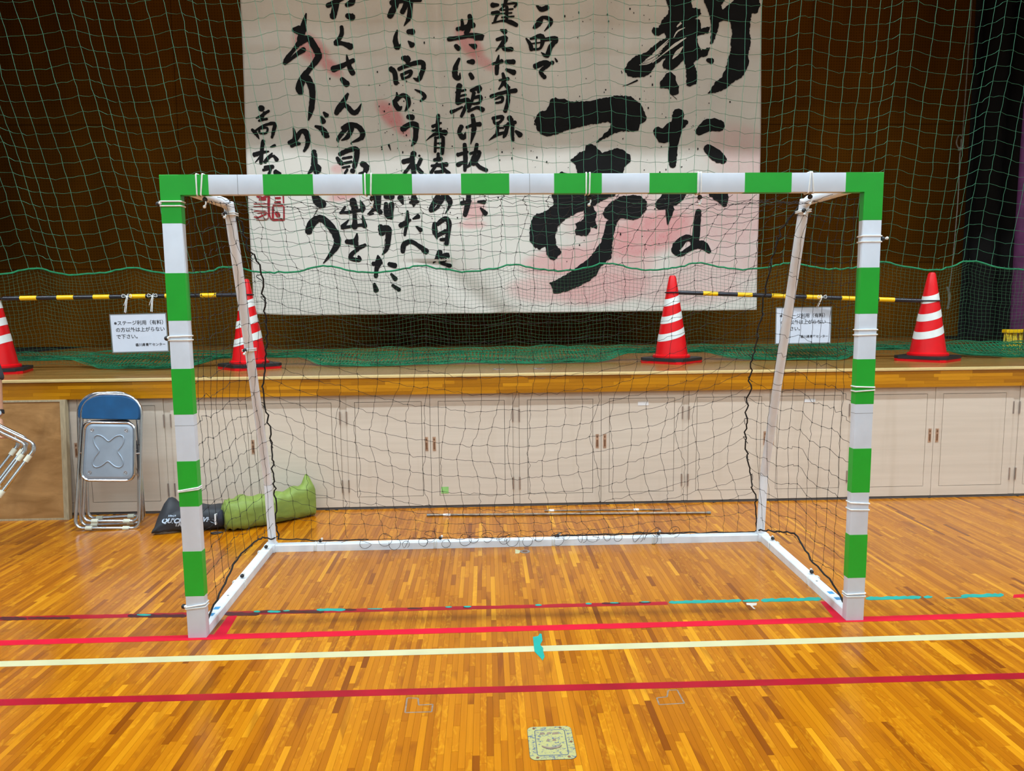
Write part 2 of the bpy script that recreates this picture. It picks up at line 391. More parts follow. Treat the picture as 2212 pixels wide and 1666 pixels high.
g = G(); g.box((HALL_X0-.2, HALL_Y0, -.1), (HALL_X0, 7.0, HALL_Z)); struct(g.obj('wall_left', M['hall_wall']))
g = G(); g.box((HALL_X1, HALL_Y0, -.1), (HALL_X1+.2, 7.0, HALL_Z)); struct(g.obj('wall_right', M['hall_wall']))
g = G(); g.box((HALL_X0-.2, HALL_Y0-.2, -.1), (HALL_X1+.2, HALL_Y0, HALL_Z)); struct(g.obj('wall_rear', M['hall_wall']))
g = G(); g.box((HALL_X0-.2, HALL_Y0-.2, HALL_Z), (HALL_X1+.2, YW+.25, HALL_Z+.2)); struct(g.obj('ceiling', M['hall_ceil']))
# wall around the stage opening
OX0, OX1, OZ = -3.9, 7.2, 5.22
g = G(); g.box((HALL_X0, YW+.02, 0), (OX0, YW+.25, HALL_Z)); g.box((OX1, YW+.02, 0), (HALL_X1, YW+.25, HALL_Z)); g.box((OX0, YW+.02, OZ), (OX1, YW+.25, HALL_Z))
struct(g.obj('wall_stage_front', M['hall_wall']))
for x, y in LAMPS:
    lt = thing('ceiling_light', (x, y, HALL_Z), 'long glowing ceiling lamp high above the court, out of view', 'ceiling light', 'hall ceiling lamps')
    g = G()
    for a, b in (((-1.3, -.3), (1.3, -.25)), ((-1.3, .25), (1.3, .3)), ((-1.3, -.25), (-1.25, .25)), ((1.25, -.25), (1.3, .25))): g.box((x+a[0], y+a[1], HALL_Z-.12), (x+b[0], y+b[1], HALL_Z-.001))
    g.obj('lamp_frame', M['white_paint'], lt)
    g = G(); g.box((x-1.25, y-.25, HALL_Z-.08), (x+1.25, y+.25, HALL_Z-.06)); g.obj('diffuser', M['glow'], lt)

# ------------------------------------------------------------------ stage
YB = 6.6
stage = thing('stage', (1.6, YW, 0), 'raised wooden stage with a laminated golden edge above beige cabinets', 'stage')
g = G(); g.box((OX0, YW+.02, SH-.05), (OX1, YB, SH)); g.obj('stage_boards', M['stage_top'], stage)
g = G(); g.bbox((OX0, YW-.05, SH-.016), (OX1, YW+.02, SH+.001), .003); g.obj('nosing', M['stage_edge'], stage)
g = G(); g.box((OX0, YW-.03, SB), (OX1, YW+.02, SH-.017)); fas = g.obj('fascia', M['gap_dark'], stage)
rows = 5; rh = (SH-.018-SB)/rows
for r_ in range(rows):
    x = OX0+.5+random.random()*.3
    while x < OX1-.5:
        x2 = x+random.choice((.22, .3, .4, .55))*random.uniform(.9, 1.2)
        g = G(); g.box((x, YW-.04-random.random()*.0006, SB+r_*rh+.0002), (x2-.0006, YW-.03, SB+(r_+1)*rh-.0003), random.random())
        g.obj('laminate_block', M['fascia'], fas, tone=True); x = x2
for (px, py) in ((1077, 798), (1165, 797)):
    p = at(px, py, Z=SH); s_ = thing('stage_floor_socket', (p[0], p[1], SH), '', 'floor socket')
    tag(s_, 'small round metal socket in the stage boards, %s one of two' % ('left' if px < 1100 else 'right'), 'floor socket')
    g = G(); g.lathe([(.045, 0), (.045, .003), (.04, .004), (.001, .004)], 20, (p[0], p[1], SH)); g.obj('cover', M['steel'], s_)
    g = G(); g.lathe([(.02, .004), (.02, .006), (.001, .006)], 12, (p[0], p[1], SH)); g.obj('cap', M['brass_dark'], s_)

wb = G(); wb.box((HALL_X0, YB+.03, -.1), (HALL_X1, YB+.2, HALL_Z)); wb = struct(wb.obj('wall_back', M['gap_dark']))
zj = at(300, 270, Y=YB)[2]; xj = [at(385, 300, Y=YB)[0], at(1747, 300, Y=YB)[0]]; pwid = (xj[1]-xj[0])/3
for i in range(-2, 6):
    for j in range(-2, 3):
        x0 = xj[0]+i*pwid; z0 = max(SH, zj+j*1.82); z1 = min(zj+(j+1)*1.82, 6.4)
        if z1-z0 < .05: continue
        g = G(); g.bbox((x0+.003, YB, z0+.003), (x0+pwid-.003, YB+.025, z1-.003), .003); g.obj('acoustic_panel', M['perforated'], wb)
g = G(); g.box((HALL_X0, YW+.25, 6.5), (HALL_X1, YB+.2, 6.7)); struct(g.obj('ceiling_stage', M['black_matte']))

def curtain(name, x0, x1, y, z0, z1, mat, amp, per, label, zlow=None):
    n = int((x1-x0)/per*12); P = []; F = []
    for i in range(n+1):
        x = x0+(x1-x0)*i/n; ph = x/per*2*math.pi
        for j in range(9):
            z = z0+(z1-z0)*j/8; P.append((x, y+amp*math.sin(ph+.3*math.sin(j*.7))+.02*math.sin(ph*.37), z))
    for i in range(n):
        for j in range(8): a = i*9+j; F.append((a, a+9, a+10, a+1))
    N = len(P); P2 = P+[(p[0], p[1]+.006, p[2]) for p in P]; F2 = F+[tuple(q+N for q in reversed(f)) for f in F]
    o = mesh_obj(name, P2, F2, mat, smooth=True, org=(x0, y, z0)); return tag(o, label, 'curtain')
cx = at(2196, 400, Y=4.4)[0]
curtain('side_curtain', cx, cx+1.3, 4.4, SH+.02, 6.4, M['purple'], .07, .3, 'purple pleated side curtain hanging at the right edge of the stage')
curtain('wing_shade_sheet', at(2090, 300, Y=6.1)[0], 9.6, 6.15, SH+.02, 6.4, M['black_matte'], .08, .4, 'black sheet standing in for shade at the right end of the stage wall')  # black sheets, here and below, stand in for light falling off in the wings
curtain('wing_shade_sheet', -6.6, at(-60, 300, Y=5.6)[0], 5.6, SH+.02, 6.4, M['black_matte'], .08, .4, 'black sheet standing in for shade at far left of stage, mostly out of view')
curtain('side_curtain', -5.2, at(-45, 500, Y=3.9)[0], 3.9, SH+.02, 6.4, M['purple'], .07, .3, 'purple side curtain at the left edge of the stage')

# hanging cotton rope at the right
pr = [at(*q, Y=5.0) for q in ((2080, 285), (2076, 300), (2082, 318), (2074, 330), (2070, 420), (2062, 520), (2054, 600), (2048, 640))]
rp = thing('hanging_rope', (pr[-1][0], 5.0, pr[-1][2]), 'thin grey knotted rope hanging at the dark right side of the stage', 'rope')
g = G(); g.tube(smooth_path([(pr[0][0]+.02, 5.0, 5.35)]+pr, 6), .006, 5); g.obj('rope_strand', M['hemp'], rp)
g = G(); g.tube(smooth_path([at(*q, Y=5.0) for q in ((2046, 620), (2051, 640), (2047, 668))], 5), .013, 6); g.obj('rope_end', M['hemp'], rp)
g = G(); g.tube(smooth_path([at(*q, Y=4.99) for q in ((2071, 322), (2066, 308), (2072, 292), (2080, 298), (2079, 315), (2071, 322))], 4), .008, 5); g.sphere(at(2074, 322, Y=4.99), .025, 8); g.obj('rope_knot', M['hemp'], rp)
# yellow brush head behind the net at the right edge
b0 = at(2166, 770, Y=3.7); b1 = at(2262, 770, Y=3.7)
br = thing('floor_brush', ((b0[0]+b1[0])/2, 3.7, SH), 'yellow bristled brush with brown bands under the right purple curtain', 'brush')
g = G()
for k in range(120):
    t = k/119; x = b0[0]+(b1[0]-b0[0])*t; r0 = random.uniform(-.03, .03)
    g.tube([(x+.01, 3.7+r0*.6, SH+.17), (x+random.uniform(-.012, .008), 3.68+r0*1.6, SH+random.uniform(.003, .02))], .0045, 4)
g.obj('bristles', M['yellow_weave'], br)
g = G(); g.bbox((b0[0], 3.66, SH+.165), (b1[0], 3.74, SH+.2), .008); g.obj('brush_head', M['bar_yellow'], br)
for fx in (.38, .85):
    xx = b0[0]+(b1[0]-b0[0])*fx; g = G(); g.box((xx-.012, 3.64, SH+.02), (xx+.012, 3.662, SH+.2)); g.obj('band', M['brown_band'], br)

# ------------------------------------------------------------------ cabinets under the stage
bounds = [at(x, 960, Y=YW)[0] for x in (366, 747, 1120, 1484, 1842, 2189)]
per = (bounds[-1]-bounds[0])/5; x0c = bounds[0]
ctxt = {-2: 'at far left, hidden behind the plywood board', -1: 'behind the two leaning folded chairs', 0: 'behind the left goal post and the two bags',
        1: 'with the small green note on one door', 2: 'with a white sticker, behind the middle of the net',
        3: 'with a white sticker, behind the right side net', 4: 'right of the goal, behind the right post', 5: 'at the right frame edge', 6: 'beyond the right frame edge'}
g = G(); g.box((OX0, YW+.012, .0), (OX1, YW+.02, SB)); g.obj('cabinet_backing', M['gap_dark'], stage)
zt, zb = SB-.001, .018
for k in range(-2, 7):
    xl = x0c+k*per; cab = thing('stage_cabinet', (xl+per/2, YW, 0), 'beige grooved double-door cabinet '+ctxt[k], 'cabinet', 'cabinets under the stage')
    g = G(); g.box((xl-.022, YW-.001, zb), (xl+.022, YW+.011, zt)); g.obj('stile', M['door'], cab)
    g = G(); g.box((xl-.022, YW-.004, .0), (xl+per-.022, YW+.008, .014)); g.obj('plinth', M['plinth'], cab)
    for s_ in (0, 1):
        a = xl+.024 if s_ == 0 else xl+per/2+.0015; b = xl+per/2-.0015 if s_ == 0 else xl+per-.024
        mg, mt, mb = .056, .052, .07; g = G(); y0, y1 = YW-.006-random.random()*.001, YW+.010
        g.box((a, y0, zb), (a+mg, y1, zt)); g.box((b-mg, y0, zb), (b, y1, zt))
        g.box((a+mg, y0, zb), (b-mg, y1, zb+mb)); g.box((a+mg, y0, zt-mt), (b-mg, y1, zt))
        d = g.obj('door', M['door'], cab)
        g = G(); g.box((a+mg+.003, y0, zb+mb+.003), (b-mg-.003, y1-.002, zt-mt-.003)); g.obj('door_panel', M['door'], d)
        hx = xl+per/2+(-.026 if s_ == 0 else .026)+(0.0 if s_ else -.002); g = G()
        g.bbox((hx-.011, y0-.003, .415), (hx+.011, y0, .515), .001, mi=0); g.box((hx-.006, y0-.0036, .425), (hx+.006, y0-.0028, .475), mi=1)
        for zz in (.421, .483, .509): g.lathe([(.003, 0), (.001, .001)], 6, (hx, y0-.003, zz), mi=1)
        g.box((hx-.005, y0-.0036, .488), (hx+.005, y0-.0028, .503), mi=1)
        g.obj('handle', [M['brass'], M['brass_dark']], d)
        hxx = a-.001 if s_ == 0 else b+.001
        for zh in (.66, .17):
            g = G(); g.tube([(hxx, YW-.008, zh-.045), (hxx, YW-.008, zh+.045)], .005, 8); g.obj('hinge', M['steel'], d)
def sticker(px0, py0, px1, py1, mat, label, cat):
    a, b = at(px0, py0, Y=YW-.0075), at(px1, py1, Y=YW-.0075)
    g = G(); g.bbox((a[0], YW-.0086, b[2]), (b[0], YW-.0075, a[2]), .0003); tag(g.obj(cat.replace(' ', '_'), mat, org=((a[0]+b[0])/2, YW, b[2])), label, cat)
sticker(1378, 868, 1401, 876, M['label_white'], 'small white sticker on the cabinet door left of the right rear pole', 'sticker')
sticker(1737, 862, 1761, 869, M['label_white'], 'small white sticker on the cabinet door seen through the right side net', 'sticker')
sticker(953, 1052, 969, 1066, M['note_green'], 'pale green square note stuck low on a beige cabinet door', 'paper note')

# ------------------------------------------------------------------ banner with brush writing
YBN = 5.0
def fold(x, z):
    return (.030*math.sin(x*1.9+.4)+.018*math.sin(x*4.3+z*.5)+.05*math.exp(-((x-.83)/.09)**2)*min(1, max(0, (z-1.9)/1.0))+.02*math.sin(z*2.1+x)
            + .05*math.exp(-((x-2.55-.45*(z-3.9))/.22)**2)*max(0, min(1, (z-3.4)))+ (.06*math.exp(-((x-.95-(1.75-z)*1.2)/.2)**2) if z < 1.95 else 0))
bl, brr = at(548, 683, Y=YBN), at(1638, 670, Y=YBN); tl = at(520, 0, Y=YBN); tr = at(1650, 0, Y=YBN)
ZT = 5.15
def ban_x(u, z):
    xl_ = bl[0]+(tl[0]-bl[0])*(z-bl[2])/(tl[2]-bl[2]); xr_ = brr[0]+(tr[0]-brr[0])*(z-brr[2])/(tr[2]-brr[2]); return xl_+(xr_-xl_)*u
PINK = [(672, 105, 48, 26, 40, 1.0), (715, 145, 32, 14, 40, 1.0), (845, 250, 44, 20, 48, 1.0), (862, 272, 34, 15, 40, .9), (1015, 95, 46, 22, 55, .95), (1040, 130, 40, 13, 35, .8), (1024, 455, 24, 26, 80, .7), (1020, 485, 10, 30, 90, .6),
        (748, 420, 12, 40, 75, .8), (730, 365, 16, 10, 0, .6), (1400, 505, 120, 50, -20, .95), (1340, 470, 120, 70, 0, .55), (1220, 565, 95, 32, -8, .75), (1560, 470, 120, 85, 0, .55), (1300, 620, 130, 38, -5, .75), (1180, 625, 85, 30, 0, .55),
        (1480, 620, 140, 40, 0, .45), (1600, 330, 80, 60, 20, .4), (1560, 560, 110, 60, 0, .45), (1330, 560, 90, 60, 0, .6)]
NX, NZ = 260, 190
P = []; pk = []
for j in range(NZ+1):
    v = j/NZ
    for i in range(NX+1):
        u = i/NX; zb_ = bl[2]+(brr[2]-bl[2])*u; z = zb_+.02*math.exp(-((u-.0)/.06)**2)+(ZT-zb_)*v
        x = ban_x(u, z); P.append((x, YBN+fold(x, z), z))
PA = np.array(P); d = PA-CAM; zz = d@AF; px = 1106+FPX*(d@AR)/zz; py = 833-FPX*(d@AU)/zz
pk = np.zeros(len(PA))
for (cx_, cy_, rx, ry, an, st) in PINK:
    ca, sa = math.cos(R(an)), math.sin(R(an)); u = ((px-cx_)*ca+(py-cy_)*sa)/rx; v = (-(px-cx_)*sa+(py-cy_)*ca)/ry
    e = np.clip((1.5-(u*u+v*v))/1.2, 0, 1); pk = np.maximum(pk, st*(e*e*(3-2*e))*.72)
F = [(j*(NX+1)+i, j*(NX+1)+i+1, (j+1)*(NX+1)+i+1, (j+1)*(NX+1)+i) for j in range(NZ) for i in range(NX)]
ban = thing('calligraphy_banner', (1.4, YBN, SH), 'huge white banner of black brush calligraphy with pink splashes above the stage', 'banner')
N0 = len(PA); rim = []
back = PA.copy(); back[:, 1] += .003
bd = [i for i in range(NX+1)]+[(j*(NX+1)+NX) for j in range(1, NZ+1)]+[(NZ*(NX+1)+i) for i in range(NX-1, -1, -1)]+[j*(NX+1) for j in range(NZ-1, 0, -1)]
Fb = [tuple(q+N0 for q in reversed(f)) for f in F]; Fr = [(bd[(k+1) % len(bd)], bd[k], bd[k]+N0, bd[(k+1) % len(bd)]+N0) for k in range(len(bd))]
mesh_obj('banner_sheet', np.concatenate([PA, back]), F+Fb+Fr, M['banner'], ban, True, tone=np.concatenate([pk, pk]), attr='pink')
g = G(); g.tube([(bl[0]-.1, YBN+.02, ZT+.02), (brr[0]+.1, YBN+.02, ZT+.02)], .025, 10); g.obj('hanging_pole', M['metal_pole'], ban)
for xx in (bl[0]+.1, 1.4, brr[0]-.1):
    g = G(); g.tube([(xx, YBN+.02, ZT+.02), (xx, YBN+.02, 5.4)], .006, 5); g.obj('hanger_cord', M['hemp'], ban)

def on_banner(px_, py_, lift=.006):
    p = at(px_, py_, Y=YBN); p = at(px_, py_, Y=YBN+fold(p[0], p[2])-lift); return (p[0], p[1], p[2])
def refine_flat(pts2, name, mat):
    """outline in photo pixels -> flat ink patch lying on the folded banner"""
    bm = bmesh.new(); vs = [bm.verts.new((x, y, 0)) for x, y in pts2]
    for tri in tessellate_polygon([[Vector((x, y, 0)) for x, y in pts2]]):
        try: bm.faces.new([vs[q] for q in tri])
        except ValueError: pass
    for _ in range(3):
        le = [e for e in bm.edges if e.calc_length() > 26]
        if not le: break
        bmesh.ops.subdivide_edges(bm, edges=le, cuts=1); bmesh.ops.triangulate(bm, faces=[f for f in bm.faces if len(f.verts) > 3])
    bm.verts.index_update()
    V_ = [on_banner(v.co.x, v.co.y) for v in bm.verts]; F_ = [[v.index for v in f.verts] for f in bm.faces]; bm.free()
    return V_, F_
def stroke_poly(st, rough=.11):
    """brush stroke: points (x, y, width) in pixels -> outline"""
    if len(st) == 1: st = [(st[0][0]-st[0][2]*.15, st[0][1], st[0][2]), (st[0][0]+st[0][2]*.15, st[0][1]+st[0][2]*.1, st[0][2])]
    S = smooth_path([(a, b, c) for a, b, c in st], 5); S = [s_ for s_ in S]; L_, R_ = [], []
    n = len(S); sd = random.random()*100
    for i, q in enumerate(S):
        dx, dy = S[min(i+1, n-1)][0]-S[max(i-1, 0)][0], S[min(i+1, n-1)][1]-S[max(i-1, 0)][1]; l = math.hypot(dx, dy)+1e-6
        nx_, ny_ = -dy/l, dx/l; w_ = max(.6, q[2]/2)
        a = w_*(1+rough*2*noise.noise((i*.9+sd, 0, 0))); b = w_*(1+rough*2*noise.noise((i*.9+sd, 7, 0)))
        L_.append((q[0]+nx_*a, q[1]+ny_*a)); R_.append((q[0]-nx_*b, q[1]-ny_*b))
    def cap(q, p, w_):
        dx, dy = q[0]-p[0], q[1]-p[1]; l = math.hypot(dx, dy)+1e-6; dx, dy = dx/l, dy/l; out = []
        for k in (1, 2, 3):
            t = math.pi*k/4; out.append((q[0]+w_/2*(math.sin(t)*dx*.8-math.cos(t)*dy*-1*-1), q[1]+w_/2*(math.sin(t)*dy*.8+math.cos(t)*dx)))
        return out
    return L_, cap(S[-1], S[-2], max(1.2, S[-1][2])), R_, cap(S[0], S[1], max(1.2, S[0][2]))
def brush_char(name, strokes, reg, mat, parent):
    ox, oy, s_ = reg; Vs, Fs = [], []
    for k, st in enumerate(strokes):
        st = [(ox+a/s_, oy+b/s_, c/s_*1.0) for a, b, c in st]
        L_, c1, R_, c0 = stroke_poly(st); n = len(L_); b0_ = len(Vs)
        mids = [((L_[i][0]+R_[i][0])/2, (L_[i][1]+R_[i][1])/2) for i in range(n)]
        lift = .006+.00025*k
        Vs += [on_banner(*p, lift) for p in L_]+[on_banner(*p, lift) for p in mids]+[on_banner(*p, lift) for p in R_]
        for i in range(n-1):
            Fs += [(b0_+i, b0_+i+1, b0_+n+i+1, b0_+n+i), (b0_+n+i, b0_+n+i+1, b0_+2*n+i+1, b0_+2*n+i)]
        for end, cp in ((n-1, c1), (0, c0)):
            m0 = len(Vs); Vs += [on_banner(*p, lift) for p in cp]
            ring = [b0_+end]+list(range(m0, m0+3))+[b0_+2*n+end] if end else [b0_+2*n]+list(range(m0, m0+3))+[b0_]
            c_ = b0_+n+end
            for q in range(4): Fs.append((c_, ring[q], ring[q+1]))
    return mesh_obj(name, Vs, Fs, mat, parent)
Z3, Z4, Z5, Z6, Z7, Z8 = (500, 0, 4.164), (800, 0, 4.164), (1100, 0, 3.687), (500, 380, 3.687), (1080, 400, 3.687), (330, 350, 5.53)
CH = [
 (Z3, "960 -90 60,935 60 60,912 150 60|865 50 45,950 10 45,1020 -30 40|1035 45 40,1080 20 60,1090 -20 50|1040 140 45,1085 155 70"),
 (Z3, "672 122 14,655 190 40,640 270 60,622 340 60,615 390 55|560 268 45,600 270 80,650 262 70|610 385 50,555 455 34,500 525 44,478 570 34|650 445 50,585 490 36,525 540 26,482 578 16|620 375 60,690 345 60,735 400 60,782 490 62,765 540 60,710 612 46,650 690 62,612 780 72,622 832 56"),
 (Z3, "685 700 60,722 790 62,728 880 52,716 990 50,692 1082 12"),
 (Z3, "556 1150 12,570 1210 34,568 1280 55,540 1315 32|520 1285 40,580 1250 45,622 1185 40,668 1190 56,688 1250 48,680 1310 38,652 1360 22|570 1290 50,612 1292 30|755 1135 22,812 1160 50,852 1215 58,872 1230 26|808 1050 24,826 1095 52|830 1012 22,856 1040 46"),
 (Z3, "742 1362 46,745 1430 56,740 1500 56,690 1562 16|770 1490 40,782 1520 58,760 1552 50"),
 (Z3, "990 240 34,992 300 40,966 355 40,938 388 46,1000 390 38,1072 420 62"),
 (Z3, "915 622 60,1000 590 46,1098 542 42|1036 492 10,1046 550 32,1066 612 46,1092 660 50|992 710 40,1038 758 60"),
 (Z3, "1046 845 26,1010 910 46,962 980 54,944 1020 44|965 1000 34,1012 950 36,1046 962 42,1092 1012 46,1132 1000 42,1168 932 8"),
 (Z3, "1062 1132 40,1002 1190 40,960 1250 34,962 1278 12|990 1262 12,1040 1235 40,1072 1180 46,1090 1130 40|1000 1152 40,1062 1122 46,1132 1135 46,1176 1185 48,1168 1240 44,1080 1282 10"),
 (Z3, "950 1420 30,980 1462 46,1000 1480 20|975 1388 40,1050 1352 46,1125 1342 46,1125 1410 50,1105 1500 44|1000 1425 24,1080 1412 24|1000 1470 24,1080 1455 26|1000 1508 20,1062 1496 22|1042 1525 24,1020 1560 24|1090 1535 44|1175 1472 50,1212 1500 56,1196 1552 40,1150 1562 24"),
 (Z3, "268 972 56|222 1062 14,270 1040 26,335 998 26|295 1010 26,268 1080 30|246 1086 22,320 1070 22|185 1166 26,222 1205 34,250 1252 6|210 1180 20,290 1130 24,385 1112 34,378 1180 34,364 1238 22|250 1160 20,320 1150 20,312 1196 20,255 1196 20,250 1160 20"),
 (Z3, "285 1268 36,275 1340 36,265 1468 34|205 1392 44,270 1372 34,335 1362 14|268 1400 26,214 1460 8|352 1322 14,390 1308 28|366 1378 14,330 1420 34,300 1458 34|300 1450 20,370 1402 22,408 1438 40"),
 (Z3, "300 1505 30,370 1500 40|285 1530 26,350 1520 26,335 1566 26|395 1548 50,440 1562 24"),
 (Z3, "1520 -60 60,1470 50 60,1425 145 56|1590 -40 60,1560 60 46,1535 110 46|1612 -40 50,1606 80 46,1596 160 44,1552 232 8|1440 25 50,1540 5 40,1640 0 40,1700 0 36"),
 (Z3, "1492 272 16,1474 350 44,1492 428 50,1522 395 8|1590 285 46,1632 286 56|1590 370 14,1625 405 56"),
 (Z3, "1540 522 40,1582 532 64,1580 560 34|1432 618 50,1468 655 46,1480 750 44|1505 622 36,1600 582 40,1705 560 46,1728 600 44,1710 660 42,1682 716 42,1636 702 10|1530 668 30,1540 712 24|1545 665 26,1612 640 34,1602 682 28,1545 708 22"),
 (Z3, "1486 832 14,1490 880 34,1460 915 34|1470 930 46,1505 980 46,1530 960 18|1480 905 34,1535 858 40,1582 880 46,1592 940 42,1562 1000 14|1650 806 12,1712 835 30,1738 872 36,1700 910 18"),
 (Z3, "1588 1050 44,1628 1056 54|1540 1162 56,1605 1120 50,1656 1128 60,1658 1200 46,1648 1270 44,1618 1315 10"),
 (Z3, "1415 1302 20,1432 1352 6|1640 1380 56,1625 1430 44,1640 1560 44|1545 1455 46,1612 1438 44|1705 1432 36,1680 1485 36|1622 1475 34,1556 1558 30|1655 1490 34,1712 1556 40|1690 1400 20"),
 (Z3, "1860 1036 34,1855 1110 36,1850 1200 36|1810 1138 34,1885 1105 20|1808 1178 24,1885 1158 22|1748 1268 5,1820 1212 28,1918 1190 50,1922 1212 24|1836 1236 26,1832 1366 26|1845 1242 20,1902 1238 32,1894 1382 34|1845 1290 16,1892 1288 16|1845 1332 14,1890 1326 14"),
 (Z3, "1860 1380 26,1858 1440 36|1826 1440 34,1886 1428 36|1800 1492 24,1936 1478 42|1850 1470 26,1795 1556 34|1880 1490 26,1955 1562 40|1836 1550 34,1905 1540 30"),
 (Z4, "892 140 40,900 200 50,862 300 46|824 178 24,832 262 40|780 262 34,860 242 44,928 225 50|705 352 44,820 336 34,905 318 46,1005 335 56,940 352 24|768 412 40,796 438 46|888 400 10,940 418 54"),
 (Z4, "800 528 26,768 600 44,762 680 52,798 705 36,806 655 8|875 555 26,922 556 54|898 665 36,918 702 42"),
 (Z4, "800 768 54,790 850 44,784 925 44|770 832 20,856 808 22|780 872 20,858 852 22|784 925 44,850 900 40,884 905 34,852 975 34,818 1048 28|728 1008 40,770 990 26,828 962 20|750 1030 5,748 1066 3|905 815 30,985 788 44,970 830 26|932 835 36,915 900 30,884 978 30|930 882 26,990 870 38,980 922 26,922 935 20|880 1002 26,960 968 30,1012 988 46"),
 (Z4, "820 1138 44,800 1190 40,838 1240 46,856 1188 8|866 1146 26,930 1122 32,985 1118 46|918 1035 34,932 1130 46,926 1200 40,902 1296 8"),
 (Z4, "848 1298 36,856 1420 44,850 1534 30|786 1392 38,876 1366 22|786 1482 44,866 1446 20|958 1298 34,942 1380 36,905 1468 36,866 1508 12|896 1382 24,980 1366 32,962 1426 36,926 1478 34|930 1440 26,980 1500 36,1046 1532 34"),
 (Z4, "1098 46 50,1150 44 26|1096 120 34,1152 112 36,1132 152 26,1118 196 26|1096 208 14,1190 186 20,1262 200 44,1316 226 36|1222 -10 40,1205 50 26,1160 90 10|1182 42 16,1312 28 22,1296 62 20|1228 60 32,1226 192 26|1172 92 14,1282 80 16|1172 122 14,1272 115 16|1182 156 16,1292 146 16"),
 (Z4, "1172 268 16,1212 286 52|1138 356 30,1215 338 42,1196 380 42,1128 460 10|1190 398 26,1204 440 36,1272 442 44"),
 (Z4, "1156 496 12,1142 570 40,1136 664 34|1098 576 22,1184 550 40|1222 556 40,1290 556 46|1222 625 26,1292 652 52"),
 (Z4, "1192 660 26,1202 730 38,1156 802 16|1160 722 20,1240 708 34|1200 742 34,1242 792 40|1085 868 36,1200 832 34,1308 814 44|1118 896 14,1184 872 28,1182 914 26,1128 926 20|1242 830 36,1236 920 38,1212 1002 36"),
 (Z4, "1102 1066 34,1186 1050 34,1172 1092 26,1122 1110 26,1108 1070 20|1150 1110 26,1140 1204 32|1066 1264 6,1132 1216 32,1206 1192 26|1165 1152 20,1198 1148 16|1250 1058 50,1272 1092 44|1206 1136 26,1304 1100 34|1240 1110 30,1216 1200 38,1198 1236 20|1282 1110 32,1276 1200 36,1282 1264 30|1308 1180 26,1348 1215 52"),
 (Z4, "1498 52 20,1540 84 46,1592 66 46"),
 (Z4, "1552 150 20,1520 205 50,1478 244 34,1462 250 10|1498 188 16,1550 156 30,1612 172 40,1622 212 34,1566 278 8"),
 (Z4, "1402 346 16,1438 398 36,1450 446 40|1440 350 20,1545 328 50,1530 432 24,1446 442 24|1490 350 14,1490 430 14|1450 392 14,1530 382 14|1568 356 34,1672 348 46,1622 420 44,1588 500 44,1536 470 8"),
 (Z4, "1482 598 50,1560 566 50,1602 576 44,1556 618 36,1532 650 36,1568 696 40|1636 562 36|1662 524 12,1678 552 22"),
 (Z6, "658 150 44,690 205 76,732 226 56,700 250 20|690 260 6,655 320 5"),
 (Z6, "612 445 56,640 380 66,702 338 56,770 380 60,832 470 60,842 540 56,800 612 38,732 696 8"),
 (Z6, "966 196 56,982 262 56|866 294 22,960 286 26,1046 268 26|905 246 20,876 292 26|1026 196 10,1046 250 44,1042 284 24|982 280 30,982 410 46|934 350 10,886 404 40|880 414 26,980 398 24,1066 388 30|1044 318 14,1062 400 42"),
 (Z6, "916 524 36,984 520 46,1000 458 12|992 530 36,1002 572 36,1040 562 32,1066 550 26|1012 582 26,960 622 36,952 658 34,1020 668 34,1012 640 20"),
 (Z6, "1150 150 90,1160 250 60|1086 305 12,1150 262 36,1190 292 36|1130 300 14,1100 310 10|1228 160 46,1282 165 46|1230 220 34,1236 310 40,1276 332 34|1276 222 44,1268 330 36|1230 270 20,1272 265 20"),
 (Z6, "1186 400 40,1200 456 56|1200 412 34,1248 422 50,1248 500 46,1236 580 36,1200 628 8"),
 (Z6, "1166 636 16,1172 684 56,1156 740 36,1150 802 34|1128 700 34,1192 690 34|1255 702 34,1302 716 46|1272 782 20,1306 822 40"),
 (Z6, "1138 858 20,1152 912 46|1284 872 26,1336 908 34"),
 (Z6, "1346 172 54,1366 222 16|1452 148 34,1454 200 56,1450 246 8|1424 212 26,1486 205 26"),
 (Z6, "1402 280 18,1400 350 34,1380 472 22|1346 396 40,1390 370 36,1424 350 22|1446 342 14,1488 322 40|1470 402 12,1508 432 38"),
 (Z6, "1364 604 36,1376 545 44,1430 524 36,1490 556 34,1552 604 50"),
 (Z6, "1646 164 46,1592 256 38,1590 282 20,1640 252 26,1684 170 44,1700 156 40,1738 200 46,1736 240 26,1702 302 6"),
 (Z6, "1618 378 34,1620 440 46,1638 500 12|1640 384 34,1700 342 42,1732 372 42,1726 450 38,1712 544 36|1638 476 34,1706 440 34|1666 508 26,1724 504 30"),
 (Z6, "1660 606 46,1640 652 38,1608 694 10|1650 652 36,1722 630 40,1690 680 26,1656 690 20,1742 716 34"),
 (Z6, "1892 140 36,1880 230 46,1860 314 34|1832 218 36,1906 200 20|1964 206 20,2014 208 36|1984 256 16,2024 300 42"),
 (Z5, "1348 900 90,1338 980 94,1322 1060 96,1308 1160 70,1300 1250 72,1302 1318 52|1180 1040 74,1232 1092 104,1290 1030 110,1385 980 66|1405 972 40"),
 (Z5, "1508 1052 60,1590 996 104,1680 1002 92|1578 1180 70,1650 1238 100,1706 1276 66"),
 (Z7, "1268 160 80,1340 120 130,1410 80 120,1440 40 110|1352 190 76,1336 312 10|1730 40 150,1770 100 110,1790 158 40"),
 (Z7, "1582 206 46,1570 300 58,1560 420 60,1546 470 60|1560 448 56,1486 420 54,1420 476 76,1396 520 60,1440 550 40,1504 510 40,1570 478 60,1620 480 70,1668 530 34"),
 (Z5, "1580 478 30,1612 486 50|1020 640 14,950 672 9,905 686 4|1300 760 4,1335 790 3"),
]
